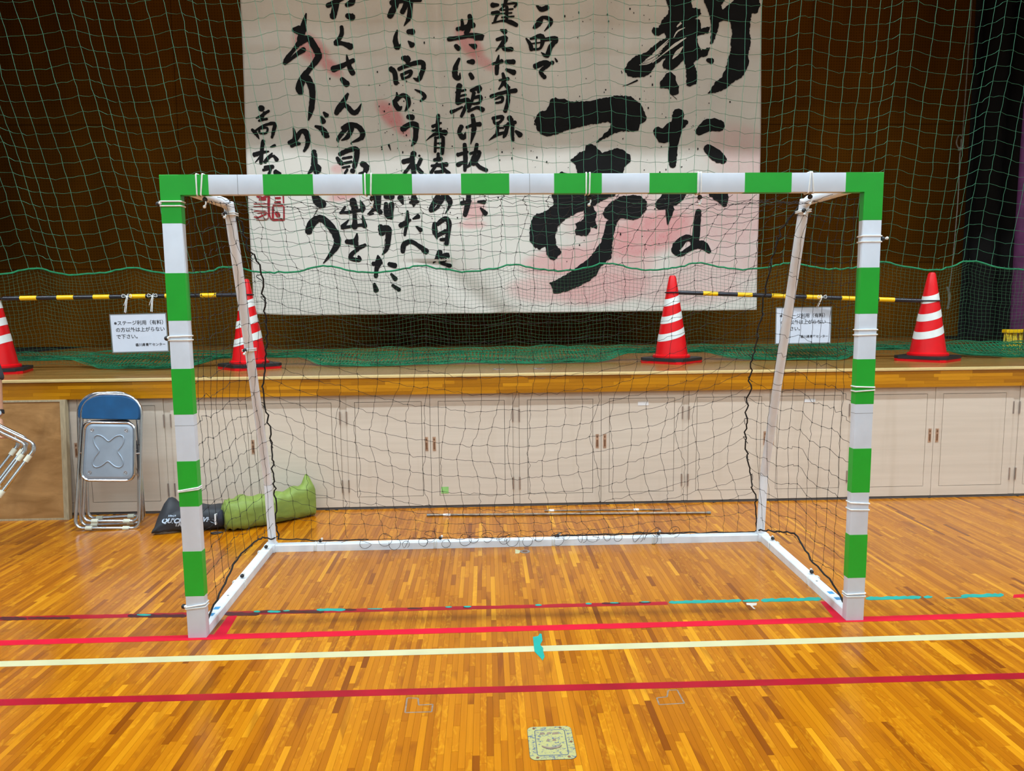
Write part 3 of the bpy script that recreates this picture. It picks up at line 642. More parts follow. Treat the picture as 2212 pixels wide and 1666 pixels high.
for reg, s_ in CH:
    strokes = [[tuple(map(float, q.split())) for q in st.split(',')] for st in s_.split('|')]
    brush_char('brush_character', strokes, reg, M['ink'], ban)
SEAL = "1385 380 34,1385 520 30,1390 620 24,1415 690 12|1470 385 24,1525 385 24|1466 432 26,1522 430 26|1462 482 30,1520 480 30|1556 370 18,1562 490 16|1440 520 24,1550 520 24|1436 540 26,1434 680 28|1565 530 18,1568 690 20|1430 690 26,1560 690 26|1480 610 54,1500 640 54|1250 405 34,1310 430 34,1372 400 24|1270 452 16,1345 445 30|1206 500 10,1380 498 10|1206 532 10,1384 530 10|1206 586 10,1345 584 10|1250 612 10,1362 604 10,1368 684 10,1240 692 10|1240 672 14,1352 620 20|1290 610 8,1340 685 14|1210 655 12,1270 660 16"
brush_char('red_seal', [[tuple(map(float, q.split())) for q in st.split(',')] for st in SEAL.split('|')], Z8, M['seal_red'], ban)['label'] = 'red square name seal stamped at lower left'
BIG = [
 (Z5, "200 960,215 930,240 890,290 880,310 850,330 790,370 775,400 790,440 785,490 810,640 805,760 778,860 760,970 765,1010 800,1050 830,1070 880,1095 930,1080 970,1040 990,1030 1040,990 1050,890 1045,830 1065,760 1105,690 1140,720 1100,790 1040,815 985,790 970,600 1000,480 1030,380 1070,300 1088,250 1070,215 1020"),
 (Z5, "485 1275,530 1240,560 1210,605 1200,610 1160,640 1145,690 1160,710 1190,740 1220,800 1195,860 1180,920 1200,965 1240,965 1290,940 1310,915 1340,905 1400,880 1470,840 1560,700 1600,560 1600,400 1560,360 1480,370 1385,420 1365,470 1390,520 1385,545 1380,530 1320"),
 (Z7, "400 40,430 150,390 190,330 220,290 225,260 260,235 340,235 440,270 490,320 515,360 490,375 560,400 590,430 600,455 580,490 530,450 480,440 400,460 330,520 270,600 230,670 200,665 270,600 310,610 330,598 370,610 400,690 405,720 370,722 330,770 350,775 320,760 280,770 230,740 170,800 130,880 90,900 60,900 30"),
 (Z7, "820 220,850 170,890 130,960 90,1060 75,1120 85,1170 130,1165 200,1110 260,1060 280,1000 270,960 265,930 300,910 380,895 470,890 580,830 625,800 650,770 720,700 770,600 820,520 850,430 865,420 830,390 780,480 740,560 690,630 640,700 590,760 520,810 440,830 370,850 290,870 275,835 260"),
 (Z5, "1225 -140,1240 -20,1270 60,1265 110,1215 160,1190 220,1150 215,1135 245,1160 285,1190 285,1235 260,1250 300,1180 340,1120 390,1080 420,1000 450,950 490,915 560,940 600,985 620,1080 610,1130 580,1160 520,1250 450,1220 510,1230 545,1290 560,1340 530,1390 470,1410 560,1410 680,1440 690,1490 670,1500 600,1490 560,1470 500,1520 460,1580 440,1600 375,1530 400,1500 340,1495 290,1590 260,1600 210,1530 230,1520 160,1480 150,1530 110,1520 70,1460 60,1450 -20,1440 -140"),
 (Z5, "1280 570,1320 600,1330 650,1355 690,1350 745,1310 760,1280 750,1270 710,1200 700,1200 660,1240 600"),
 (Z5, "1520 -140,1540 -20,1560 30,1590 100,1610 200,1600 350,1625 340,1660 250,1670 180,1700 165,1760 170,1775 250,1765 330,1765 400,1745 460,1720 560,1690 620,1640 650,1610 710,1580 745,1640 740,1720 710,1800 640,1850 620,1880 570,1910 500,1905 430,1925 330,1915 230,1930 110,1980 100,2000 40,1985 -20,1980 -140,1820 -140,1790 0,1700 76,1688 40,1770 -60,1760 -140"),
]
for reg, s_ in BIG:
    ox, oy, sc_ = reg; pts = [(ox+float(q.split()[0])/sc_, oy+float(q.split()[1])/sc_) for q in s_.split(',')]
    out = []; n = len(pts)
    for i in range(n):
        a, b = pts[i], pts[(i+1) % n]; l = math.hypot(b[0]-a[0], b[1]-a[1]); k = max(1, int(l/3.2))
        for q in range(k):
            t = q/k; j_ = 1.25 if q else .4
            out.append((a[0]+(b[0]-a[0])*t+random.uniform(-j_, j_), a[1]+(b[1]-a[1])*t+random.uniform(-j_, j_)))
    V_, F_ = refine_flat(out, 'b', None); mesh_obj('bold_brush_character', V_, F_, M['ink'], ban)
# dry-brush bare streaks in the top right character, and ink droplets
def pale(sts, reg): return brush_char('dry_brush_streak', sts, reg, M['banner'], ban)
st = []
for k in range(9): a = 1240-k*14+random.uniform(-8, 8); st.append([(a+40, 310+k*20, 3), (a-30+random.uniform(-10, 10), 370+k*17, 9), (a-95, 430+k*11, 3)])
st += [[(1410, 300, 5), (1330, 350, 22), (1240, 420, 8), (1140, 500, 5)], [(1385, 370, 6), (1340, 420, 34), (1300, 470, 6)], [(1400, 220, 5), (1340, 250, 12), (1310, 300, 4)], [(1370, 180, 18), (1335, 215, 10)]]
for v_ in range(3): pass
for reg, sts in ((Z5, st),):
    ox, oy, sc_ = reg; Vs, Fs = [], []
    for k, s2 in enumerate(sts):
        q = [(ox+a/sc_, oy+b/sc_, c/sc_) for a, b, c in s2]; L_, c1, R_, c0 = stroke_poly(q, .2); n = len(L_); b0_ = len(Vs)
        Vs += [on_banner(*p, .0085+k*.0001) for p in L_]+[on_banner(*p, .0085+k*.0001) for p in R_]
        Fs += [(b0_+i, b0_+i+1, b0_+n+i+1, b0_+n+i) for i in range(n-1)]
    mesh_obj('dry_brush_streak', Vs, Fs, M['banner'], ban, tone=0.0, attr='pink')
Vs, Fs = [], []
for k in range(330):
    cxp, cyp, sp = random.choice([(1370, 180, 60), (1330, 240, 80), (1290, 40, 60), (1150, 320, 60), (1450, 320, 50), (900, 330, 60), (870, 210, 40), (1350, 510, 60), (980, 430, 60), (1480, 240, 60), (1100, 250, 130), (1020, 150, 130), (1240, 300, 90), (820, 300, 140)])
    x_, y_ = random.gauss(cxp, sp), random.gauss(cyp, sp*.6); r0 = random.choice((.5, .6, .8, 1.1, 1.6))
    if not (560 < x_ < 1630 and -60 < y_ < 640): continue
    b0_ = len(Vs); n = 6; el = random.uniform(1, 2.2)
    Vs += [on_banner(x_+r0*math.cos(2*math.pi*q/n), y_+r0*el*math.sin(2*math.pi*q/n), .005) for q in range(n)]; Fs.append(tuple(range(b0_, b0_+n)))
o = mesh_obj('ink_splatter', Vs, Fs, M['ink'], ban); o['kind'] = 'stuff'

# ------------------------------------------------------------------ green stage net
YN = 3.02
net = thing('green_curtain_net', (1.6, YN, SH), 'tall green mesh net hung across the whole stage front, its hem heaped on the boards', 'net')
xt0, xt1 = -3.55, 6.95; ztop = 4.72; zrope = at(1106, 566, Y=YN)[2]; zedge = at(1106, 0, Y=YN)[2]
def lean(x): px_ = (x-CAM[0])/6.0*FPX+1050; return max(-.12, min(.25, .235-.00016*px_))
def warp(xt, z): return xt+lean(xt)*(zedge-z)
def cusp(c, n=7.0): t = (c % n)/n; return -4*t*(1-t)
CW = .123; ncol = int((xt1-xt0)/CW)
zr = [zrope]; hcell = .108
while zr[-1] < ztop: zr.append(zr[-1]+hcell); hcell = min(.138, hcell*1.012)
nrow = len(zr)
GN = np.zeros((ncol+1, nrow, 3))
amp = .066
for i in range(ncol+1):
    xt = xt0+i*CW
    for j, z in enumerate(zr):
        zz_ = z+(amp*1.2+.022*(z-zrope))*(1+.25*max(0, min(1, (xt-3.5)/2)))*cusp(i+1.5)+.010*noise.noise((i*.35, j*.5, 3.1))
        x = warp(xt, z)+.012*noise.noise((i*.45, j*.22, 9.7)); y = YN+.05*math.cos(2*math.pi*(i+1.5)/7)+.03*noise.noise((i*.3, j*.2, 1.0))
        GN[i, j] = (x, y, zz_)
lines = []
def wig(a, b, k=3, s_=.006, sag=0.0):
    out = []
    for q in range(k+1):
        t = q/k; p = a+(b-a)*t
        if 0 < q < k: p = p+rng.normal(0, s_, 3)*np.array([1, .6, 1]); p[2] -= sag*4*t*(1-t)
        out.append(p)
    return out
for i in range(ncol+1):
    l = []
    for j in range(nrow-1): l += wig(GN[i, j], GN[i, j+1], 2, .003)[:-1]
    l.append(GN[i, nrow-1]); lines.append(np.array(l))
for j in range(1, nrow):
    l = []
    for i in range(ncol): l += wig(GN[i, j], GN[i+1, j], 3, .004, .006)[:-1]
    l.append(GN[ncol, j]); lines.append(np.array(l))
strands('coarse_mesh', lines, .0018, M['net_green'], net)
rope = []
for i in range(ncol): rope += wig(GN[i, 0], GN[i+1, 0], 3, .004)[:-1]
g = G(); g.tube(rope+[GN[ncol, 0]], .0075, 6); g.obj('hem_rope', M['rope_green'], net)
g = G(); g.tube([(xt0-.1, YN, ztop+.03), (xt1+.1, YN, ztop+.03)], .015, 8); g.obj('top_wire', M['steel'], net)
FW = CW/3.6; fcol = int((xt1-xt0)/FW); frow = 27
def hang(xt, s_):
    """fine net at arc position s_ (0 at the rope, 1 at the boards)"""
    c = (xt-xt0)/CW+1.5; z = zrope+amp*1.25*cusp(c)*(1-.75*s_)+(SH+.035-zrope)*s_
    x = warp(xt, zrope)+(lean(xt)*.4)*(zrope-z); y = YN+.05*math.cos(2*math.pi*c/7)*(1-.7*s_)-.01*s_
    return x, y, z
FN = np.zeros((fcol+1, frow, 3))
for i in range(fcol+1):
    xt = xt0+i*FW
    for j in range(frow):
        s_ = (j/(frow-1))**1.08; x, y, z = hang(xt, s_)
        FN[i, j] = (x+.009*noise.noise((i*.35, j*.4, 2.2)), y+.02*noise.noise((i*.12, j*.3, 5)), z+.016*noise.noise((i*.16, j*.35, 8.1)))
lines = [FN[i] for i in range(fcol+1)]+[FN[:, j] for j in range(1, frow)]
strands('fine_mesh', lines, .00095, M['net_fine'], net)
# heap of surplus net on the boards
cones_x = [at(x, y, Z=SH)[0] for x, y in ((-2, 806), (540, 796), (1450, 783), (2003, 779))]
HR = 34; HN = np.zeros((fcol+1, HR, 3))
for i in range(fcol+1):
    xt = xt0+i*FW; x0_ = FN[i, -1, 0]; dc = min(abs(x0_-c) for c in cones_x); wdt = .05+.37*min(1, max(0, (dc-.3)/.35)); wdt *= .75+.35*noise.noise((x0_*1.3, 0, 0))
    for j in range(HR):
        t = j/(HR-1); ph = t*math.pi*5; yy = YN+.06-(wdt)*(.5-.5*math.cos(ph))-.02*t
        zz_ = SH+.006+.07*(1-t)*(.5+.5*math.cos(ph*1.0))+.03*abs(noise.noise((x0_*3, t*4, 4)))+.055*math.exp(-((yy-YN)/.12)**2)
        HN[i, j] = (x0_+.03*noise.noise((i*.09, j*.5, 6))+.012*math.sin(j*1.7+i*.2), yy+.015*noise.noise((i*.2, j*.7, 1)), zz_)
lines = [HN[i] for i in range(0, fcol+1)]+[HN[:, j] for j in range(HR)]
strands('heaped_mesh', lines, .0021, M['net_heap'], net)

# ------------------------------------------------------------------ cones, bars, signs
def cone(px_, py_, label, rz):
    p = at(px_, py_, Z=SH); x, y = p[0], p[1]; c = thing('traffic_cone', (x, y, SH), label, 'traffic cone', 'red cones on the stage edge')
    def sq(half, z0, z1, ch, holes=False):
        pts = []
        for a, b in ((1, 1), (-1, 1), (-1, -1), (1, -1)):
            q = [(a*half, b*(half-ch)), (a*(half-ch), b*half)]; q = q if a*b > 0 else q[::-1]; pts += q
        ca, sa = math.cos(R(rz)), math.sin(R(rz)); pts = [(x+u*ca-v*sa, y+u*sa+v*ca) for u, v in pts]; g = G(); g.slab(pts, z0, z1); return g
    sq(.19, SH+.0005, SH+.02, .03).obj('base', M['cone_red'], c)
    sq(.195, SH+.021, SH+.043, .045).obj('rubber_weight', M['black_rubber'], c)
    H = .70; rb, rt = .135, .028
    rad = lambda z: rb+(rt-rb)*((z-.045)/(H-.045))
    g = G(); g.lathe([(.15, .045), (.15, .06), (.142, .066), (rad(.07), .07), (rad(.3), .3), (rad(.6), .6), (rt, H-.01), (.02, H+.003), (.001, H+.005)], 36, (x, y, SH)); g.obj('cone_body', M['cone_red'], c, True)
    for zc in (.505, .371, .237):
        g = G(); n = 36; V_ = []
        for k in range(n):
            a = 2*math.pi*k/n
            for dz in (-.029, .029):
                z = zc+dz+.034*math.cos(a-.3)*(rad(zc)/.1); r_ = rad(z)+.0015; V_.append((x+r_*math.cos(a), y+r_*math.sin(a), SH+z))
        g.add(V_, [(2*k, 2*((k+1) % n), 2*((k+1) % n)+1, 2*k+1) for k in range(n)]); g.obj('reflective_sleeve', M['cone_white'], c, True)
    return (x, y)
cn = [cone(-2, 806, 'red and white cone cut by the left frame edge', 20), cone(540, 796, 'red and white cone behind the left rear pole of the goal', 42),
      cone(1450, 783, 'red and white cone in front of the banner corner, seen through the net', 44), cone(2003, 779, 'red and white cone right of the goal, fully in view', 38)]
def bar(pa, pb, Y0, Y1, bands, label, ca, cb):
    a, b = at(*pa, Y=Y0), at(*pb, Y=Y1); A, B = Vector(a), Vector(b); D = (B-A).normalized()
    o = thing('cone_bar', tuple((A+B)/2), label, 'barrier bar', 'striped bars between the cones')
    g = G(); g.tube([A, B], .0165, 14); g.obj('bar_tube', M['bar_black'], o, True)
    for x0_, x1_ in bands:
        tA, tB = (x0_-pa[0])/(pb[0]-pa[0]), (x1_-pa[0])/(pb[0]-pa[0]); g = G(); g.tube([A+(B-A)*tA, A+(B-A)*tB], .0178, 14); g.obj('yellow_stripe', M['bar_yellow'], o, True)
    for cc, E_, s_ in ((ca, A, -1), (cb, B, 1)):
        z = E_.z; r_ = .135+(.028-.135)*((z-SH-.045)/.655)+.008; g = G(); g.tube([(cc[0]+r_*math.cos(t*math.pi/12), cc[1]+r_*math.sin(t*math.pi/12), z) for t in range(24)], .005, 6, True)
        q = Vector((cc[0], cc[1], z)); dd = (E_-q).normalized(); g.tube([q+dd*r_, E_], .008, 8); g.obj('end_ring', M['bar_black'], o, True)
    return A, B
yb = cn[1][1]
A1, B1 = bar((8, 645), (521, 637), cn[0][1], cn[1][1], [(43, 78), (121, 156), (198, 233), (277, 311), (353, 388), (431, 466)], 'black bar with yellow stripes joining the two left cones', cn[0], cn[1])
A2, B2 = bar((1464, 632), (1988, 650), cn[2][1], cn[3][1], [(1519, 1551), (1594, 1626), (1668, 1702), (1743, 1776), (1819, 1853), (1899, 1932)], 'black bar with yellow stripes joining the two right cones', cn[2], cn[3])
def sign(corners, Ys, label, ties, txtlines, A, B):
    """corners tl,tr,br,bl in photo pixels"""
    q = [Vector(at(*c, Y=Ys)) for c in corners]; ex = (q[1]-q[0]); ey = (q[0]-q[3]); wd, hg = ex.length, ey.length; ex.normalize(); ey = (ey-ex*ey.dot(ex)).normalized(); ez = ex.cross(ey)
    M4 = Matrix(((ex.x, ey.x, ez.x, q[3].x), (ex.y, ey.y, ez.y, q[3].y), (ex.z, ey.z, ez.z, q[3].z), (0, 0, 0, 1)))
    c0 = (q[3]+q[2])/2; s_ = thing('paper_sign', tuple(c0), label, 'sign')
    def bx(x0, y0, z0, x1, y1, z1, name, mat):
        g = G(); g.box((x0, y0, z0), (x1, y1, z1)); g.v = [tuple(M4 @ Vector(v)) for v in g.v]; return g.obj(name, mat, s_)
    bx(0, 0, -.001, wd, hg, 0, 'laminate_pouch', M['lam']); bx(.008, .008, 0, wd-.008, hg-.008, .0006, 'paper_sheet', M['paper'])
    L = Matrix.Translation(-c0)
    for (tx, x, y, sz, al) in txtlines: text_mesh('lettering', tx, sz*hg, M['textink'], s_, L @ M4 @ Matrix.Translation((x*wd, y*hg, .0012)), al, .0002, .0005)
    for (tx_, ty_, bx_, by_) in ties:
        t0 = Vector(at(tx_, ty_, Y=Ys)); t1 = Vector(at(bx_, by_, Y=Ys-.004)); tt = (t0.x-A.x)/(B.x-A.x); bp = A+(B-A)*tt; g = G()
        g.tube([bp+Vector((0, .02*math.cos(k*math.pi/6), .02*math.sin(k*math.pi/6))) for k in range(12)], .0022, 5, True)
        g.tube([bp+Vector((-.004, -.022, 0)), t1+Vector((-.004, 0, .01))], .0022, 5); g.tube([bp+Vector((.004, -.022, 0)), t1+Vector((.006, 0, .006))], .0022, 5)
        for sx in (-1, 1):
            g.tube(smooth_path([bp+Vector((0, -.023, 0)), bp+Vector((sx*.03, -.026, .018)), bp+Vector((sx*.035, -.026, -.006)), bp+Vector((0, -.024, 0))], 4), .0022, 5)
        g.tube([bp+Vector((0, -.024, 0)), bp+Vector((-.028, -.026, -.07))], .0022, 5); g.obj('tie_string', M['cord_white'], s_)
TX = [('※ステージ利用（有料）', .07, .72, .125, 'LEFT'), ('の方以外は上がらない', .09, .545, .125, 'LEFT'), ('で下さい。', .09, .37, .125, 'LEFT'), ('香川県青年センター', .95, .165, .085, 'RIGHT')]
sign([(237, 679), (360, 676), (366, 759), (243, 763)], A1.y-.03, 'laminated notice hanging from the left striped bar, left of the goal', [(264, 640, 270, 678), (318, 640, 327, 676)], TX, A1, B1)
sign([(1677, 664), (1798, 662), (1795, 745), (1674, 744)], A2.y-.03, 'laminated notice hanging from the right striped bar, seen through the goal', [(1765, 648, 1764, 668)], TX, A2, B2)

# ------------------------------------------------------------------ the goal
HG, PWD, PD = 1.969, .08, .038
goal = thing('handball_goal', (1.5, 0, 0), 'green and white banded handball goal with a black net standing in front of the stage', 'goal')
yl = [483, 590, 693, 797, 896, 997, 1095, 1192, 1289]
zl = [HG]+[float(at(395, y, Y=0)[2]) for y in yl]+[0.0]
yr = [476, 578, 678, 776, 873, 969, 1064, 1155, 1248]
zrr = [HG]+[float(at(1880, y, Y=0)[2]) for y in yr]+[0.0]
for side, zs in (('l', zl), ('r', zrr)):
    x0_ = 0 if side == 'l' else 3-PWD; g = G(); g.bbox((x0_, 0, 0), (x0_+PWD, PD, HG), .003); post = g.obj('post', M['white_paint'], goal, True)
    for k in range(0, 9, 2):
        g = G(); g.bbox((x0_-.0006, -.0006, zs[k+1]), (x0_+PWD+.0006, PD+.0006, zs[k]+(.0006 if k == 0 else 0)), .0025 if k == 0 else .0004); g.obj('green_band', M['green'], post)
    for zz_ in ([at(395, 920, Y=0)[2]] if side == 'l' else [at(1870, 893, Y=0)[2]]):
        g = G(); g.box((x0_-.0003, -.0003, zz_-.0008), (x0_+PWD+.0003, PD+.0003, zz_+.0008)); g.obj('joint_line', M['lam'], post)
g = G(); g.bbox((PWD, .0, HG-PWD), (3-PWD, PD, HG-.0002), .003); cb = g.obj('crossbar', M['white_paint'], goal, True)
xb = [float(at(x, 396, Y=0)[0]) for x in (450, 568, 676, 783, 890, 996, 1100, 1197, 1300, 1403, 1506, 1609, 1710, 1827)]
xb = [PWD-.002]+xb+[3-PWD+.002]
for k in range(0, 15, 2):
    g = G(); g.bbox((xb[k], -.0006, HG-PWD-.0006), (xb[k+1], PD+.0006, HG+.0004), .0004); g.obj('green_band', M['green'], cb)
for px_ in (513, 1144):
    x = at(px_, 396, Y=0)[0]; g = G(); g.box((x-.0008, -.0003, HG-PWD-.0003), (x+.0008, PD+.0003, HG+.0002)); g.obj('joint_line', M['lam'], cb)
DB = 1.095; aL, aR = .041, 3-.041
EL, ER = Vector((.115, .46, 1.915)), Vector((2.87, .46, 1.915))
ZK = .42
for s_, E_, xbs in ((1, EL, .04), (-1, ER, 2.96)):
    x_in = xbs
    kn = Vector((xbs+s_*.005, 1.07, ZK)); bt = Vector((xbs-.0*s_, DB+.02, .035))
    g = G(); g.tube([(xbs+s_*.03, PD-.002, HG-.045), (E_.x-s_*.012, E_.y-.02, E_.z+.004), (E_.x, E_.y, E_.z-.012)], .0235, 14); g.tube([(E_.x, E_.y-.005, E_.z+.008), tuple(E_+(kn-E_)*.3)], .024, 14); g.obj('top_arm', M['pole_white'], goal, True)
    g = G(); g.tube([tuple(E_), tuple(kn)], .0235, 14); g.tube([tuple(kn), tuple(bt)], .0235, 14); pl = g.obj('rear_pole', M['pole_white'], goal, True)
    for t in (.22, .62, 1.0):
        q = E_+(kn-E_)*t; dd = (kn-E_).normalized(); g = G(); g.tube([q-dd*.0012, q+dd*.0012], .0243, 14); g.obj('pipe_joint', M['lam'], pl)
BH = .042
def bar_box(p0, p1, wdt, name):
    p0, p1 = Vector(p0), Vector(p1); d_ = (p1-p0).normalized(); sdv = Vector((d_.y, -d_.x, 0))*wdt/2; g = G(); v = []
    for z, ins in ((.0, .0), (BH-.004, 0.0), (BH, .004)):
        for p, e in ((p0, -1), (p0, 1), (p1, 1), (p1, -1)): v.append(p+sdv*e*(1-ins/(wdt/2))+Vector((0, 0, z)))
    f = [(0, 1, 2, 3)]+[(k*4+i, k*4+(i+1) % 4, k*4+4+(i+1) % 4, k*4+4+i) for k in (0, 1) for i in range(4)]+[(11, 10, 9, 8)]
    f = [tuple(reversed(q)) for q in f]; g.add(v, f); return g.obj(name, M['pole_white'], goal)
rb_ = bar_box((aL+.01, DB+.025, 0), (aR-.01, DB+.025, 0), .05, 'rear_base_bar')
for x in (.35, 1.5, 2.35):
    g = G(); g.box((x-.0008, DB-.0003, 0), (x+.0008, DB+.0503, BH+.0003)); g.obj('joint_line', M['lam'], rb_)
sl = bar_box((.052, PD, 0), (.02, DB+.05, 0), .052, 'side_base_bar'); sr = bar_box((2.948, PD, 0), (2.98, DB+.05, 0), .052, 'side_base_bar')
for (cx_, cy_) in ((.03, DB+.02), (2.97, DB+.02)):
    g = G(); g.bbox((cx_-.031, cy_-.035, 0), (cx_+.031, cy_+.035, BH+.006), .004); g.obj('corner_sleeve', M['pole_white'], goal, True)
for bar_, sx in ((sl, .047), (sr, 2.953)):
    for yy in (.13, .20): g = G(); g.box((sx-.013, yy, BH), (sx+.013, yy+.03, BH+.0006)); g.obj('blue_mark', M['cyan_mark'], bar_)
    g = G(); g.lathe([(.005, 0), (.005, .002), (.001, .002)], 10, (sx, .36, BH)); g.obj('rivet', M['steel'], bar_)

def ring_path(c, hx, hy, hz, axis, dz=0.0, tilt=0.0, wob=.0):
    """rounded rectangle loop round a bar; axis = bar direction"""
    pts = []; r_ = .006
    A_, B_ = {'z': (hx, hy), 'x': (hy, hz), 'y': (hx, hz)}[axis]
    for sa, sb in ((1, 1), (-1, 1), (-1, -1), (1, -1)):
        a0 = {(1, 1): 0, (-1, 1): 90, (-1, -1): 180, (1, -1): 270}[(sa, sb)]
        for k in range(4):
            t = R(a0+k*30); pts.append((sa*(A_-r_)+r_*math.cos(t)+0, sb*(B_-r_)+r_*math.sin(t)))
    out = []
    for a, b in pts:
        sh = dz+tilt*(a if axis != 'x' else b)+random.uniform(-wob, wob)
        out.append({'z': (c[0]+a, c[1]+b, c[2]+sh), 'x': (c[0]+sh, c[1]+a, c[2]+b), 'y': (c[0]+a, c[1]+sh, c[2]+b)}[axis])
    return out
def tie(c, hx, hy, hz, axis, ball, gap=.018, tilts=(0.0, 0.0), tail=None, second=True):
    rc = .0032; g = G()
    g.tube(ring_path(c, hx+rc, hy+rc, hz+rc, axis, -gap/2, tilts[0]), rc, 6, True)
    g.tube(ring_path(c, hx+rc, hy+rc, hz+rc, axis, gap/2, tilts[1]), rc, 6, True)
    b = Vector(ball)
    e = g.obj('elastic_tie', M['cord_white'], goal, True)
    g = G(); g.sphere(b, .0105, 12); g.obj('toggle_ball', M['black_rubber'], e, True)
    kn = Vector(tail) if tail else b+Vector((0, -.01, -.018)); g = G(); g.tube(smooth_path([b, (b+kn)/2+Vector((.006, -.003, 0)), kn], 3), .0035, 5); g.sphere(kn, .007, 8); g.obj('cord_knot', M['cord_white'], e)
cy_ = PD/2
for px_, dx, g0, tl_ in ((430, .004, .02, (.0, .12)), (795, 0, .024, (0, .05)), (1270, 0, .014, (0, .03)), (1511, 0, .012, (0, 0)), (1752, 0, .014, (.08, -.1))):
    x = at(px_, 396, Y=0)[0]; tie((x, cy_, HG-PWD/2), 0, PD/2, PWD/2, 'x', (x+.01, PD*.7, HG-PWD-.016), g0, tl_, (x+.008, PD*.7-.004, HG-PWD-.045))
for py_, ball, tl_, g0 in ((440, -1, (0, 0), .018), (731, -1, (0, .03), .016), (1059, 0, (.12, .16), .006), (1312, -1, (.1, .16), .01)):
    z = at(390, py_, Y=0)[2]; b = (-.013, .008, z) if ball else (.04, PD+.015, z); tie((PWD/2, cy_, z), PWD/2, PD/2, 0, 'z', b, g0, tl_, (b[0]+.011, b[1]-.008, b[2]+.002) if ball else None)
for py_, ball, tl_, g0 in ((516, 1, (0, 0), .024), (718, 0, (.03, 0), .022), (840, 0, (.06, -.04), .016), (1094, 0, (-.03, -.06), .03), (1285, 0, (0, .04), .012)):
    z = at(1885, py_, Y=0)[2]; b = (3.013, .012, z) if ball else (2.96, PD+.015, z); tie((3-PWD/2, cy_, z), PWD/2, PD/2, 0, 'z', b, g0, tl_, (b[0]+.018, b[1]-.003, b[2]+.003) if ball else None)
for t, s_ in ((.47, 0), (.03, 0), (.03, 1)):
    E_ = (EL, ER)[s_]; kx = (.045, 2.955)[s_]; q = E_+(Vector((kx, 1.07, ZK))-E_)*t; tie(tuple(q), .025, .027, 0, 'z', (q.x-.012, q.y-.036, q.z), .008, (.05, .1))
for px_ in (680, 940, 1195, 1412):
    x = at(px_, 1172, Y=DB)[0]; tie((x, DB+.025, BH/2+.001), 0, .025, BH/2-.004, 'x', (x+.03, DB+.012, BH+.018), .012, (0, .1), (x+.04, DB+.01, BH+.03))
for sx, yy in ((.036, .55), (2.962, .42), (2.975, .95), (.022, 1.0)):
    tie((sx, yy, BH/2+.001), .027, 0, BH/2-.004, 'y', (sx+.006, yy+.03, BH+.014), .012, (0, .1), (sx+.01, yy+.045, BH+.02))

# --- black goal net
def proj(p):
    d_ = np.asarray(p)-CAM; z = d_@AF; return 1106+FPX*(d_@AR)/z, 833-FPX*(d_@AU)/z
NR = 26
tgt = [420, 427, 436, 447, 462, 481, 507, 541, 582, 622, 661, 700, 738, 777, 816, 852, 889, 925, 961, 997, 1032, 1067, 1100, 1132, 1158, 1161, 1163]
cen = [np.array([1.5, PD+.005, HG-PWD])]
for k in range(1, NR+1):
    best = None
    for a in np.linspace(R(-4), R(110), 115):
        p = cen[-1]+.1*np.array([0, math.cos(a), -math.sin(a)])
        if p[1] > DB+.13 or p[2] < .05: continue
        e = abs(proj(p)[1]-tgt[k])+.5*abs(math.degrees(a)-(0 if k < 4 else 70))/60
        if best is None or e < best[0]: best = (e, p)
    cen.append(best[1] if best else cen[-1]+np.array([0, 0, -.002]))
cen = np.array(cen)
print('net centre profile', np.round(cen[[4, 8, 12, 16, 20, 24]], 2).tolist())
cen[-4:, 1] = np.linspace(cen[-5, 1], DB+.02, 5)[1:]; cen[-4:, 2] = np.linspace(cen[-5, 2], BH+.012, 5)[1:]
ropeL = [(508, 452), (540, 540), (560, 570), (570, 640), (576, 720), (572, 800), (566, 850), (580, 920), (588, 1000), (594, 1080), (599, 1165)]
ropeR = [(1742, 432), (1700, 480), (1680, 515), (1666, 570), (1650, 640), (1640, 710), (1626, 780), (1616, 860), (1610, 940), (1620, 1020), (1630, 1080), (1634, 1150)]
def rope_world(rp_):
    out = []
    for (x, y) in rp_:
        f_ = (y-rp_[0][1])/(rp_[-1][1]-rp_[0][1]); out.append(at(x, y, Y=.48+(DB+.05-.48)*min(1, f_*1.08)+.03*math.sin(f_*3)))
    return np.array(smooth_path(out, 10))
def resample(P_, n):
    d_ = np.r_[0, np.cumsum(np.linalg.norm(np.diff(P_, axis=0), axis=1))]; t = np.linspace(0, d_[-1], n); return np.stack([np.interp(t, d_, P_[:, k]) for k in range(3)], 1)
RL, RR = rope_world(ropeL), rope_world(ropeR)
NCB = 28
def side_profile(rw, xs):
    top = np.array([[xs, PD+.005, HG-PWD], [(xs+rw[0, 0])/2, .25, HG-PWD+.0]]); dn = resample(rw, 401); return np.concatenate([resample(np.concatenate([top, rw[:1]]), 4)[:-1], np.array([dn[int(400*((k/(NR-3))**1.52))] for k in range(NR-2)])])
SL, SR = side_profile(RL, .12), side_profile(RR, 2.88)
GNt = np.zeros((NCB+1, NR+1, 3))
for i in range(NCB+1):
    s_ = i/NCB; u = 2*s_-1; w_ = 1-abs(u)**2.05
    for j in range(NR+1):
        S_ = SL[j] if u < 0 else SR[j]; p = S_*(1-w_)+cen[j]*w_
        xl_, xr_ = SL[j][0], SR[j][0]; x = xl_+(xr_-xl_)*s_
        n1, n2, n3 = noise.noise((i*.5, j*.4, 11)), noise.noise((i*.6, j*.5, 23)), noise.noise((i*.4, j*.3, 31))
        k_ = 1 if 0 < i < NCB else .3
        GNt[i, j] = (x+.03*n1*k_+.012*math.sin(j*1.3+i), p[1]+.03*n2, p[2]+.022*n3*k_)
GNt[:, 0, 2] = HG-PWD-.004; GNt[:, 0, 1] = PD
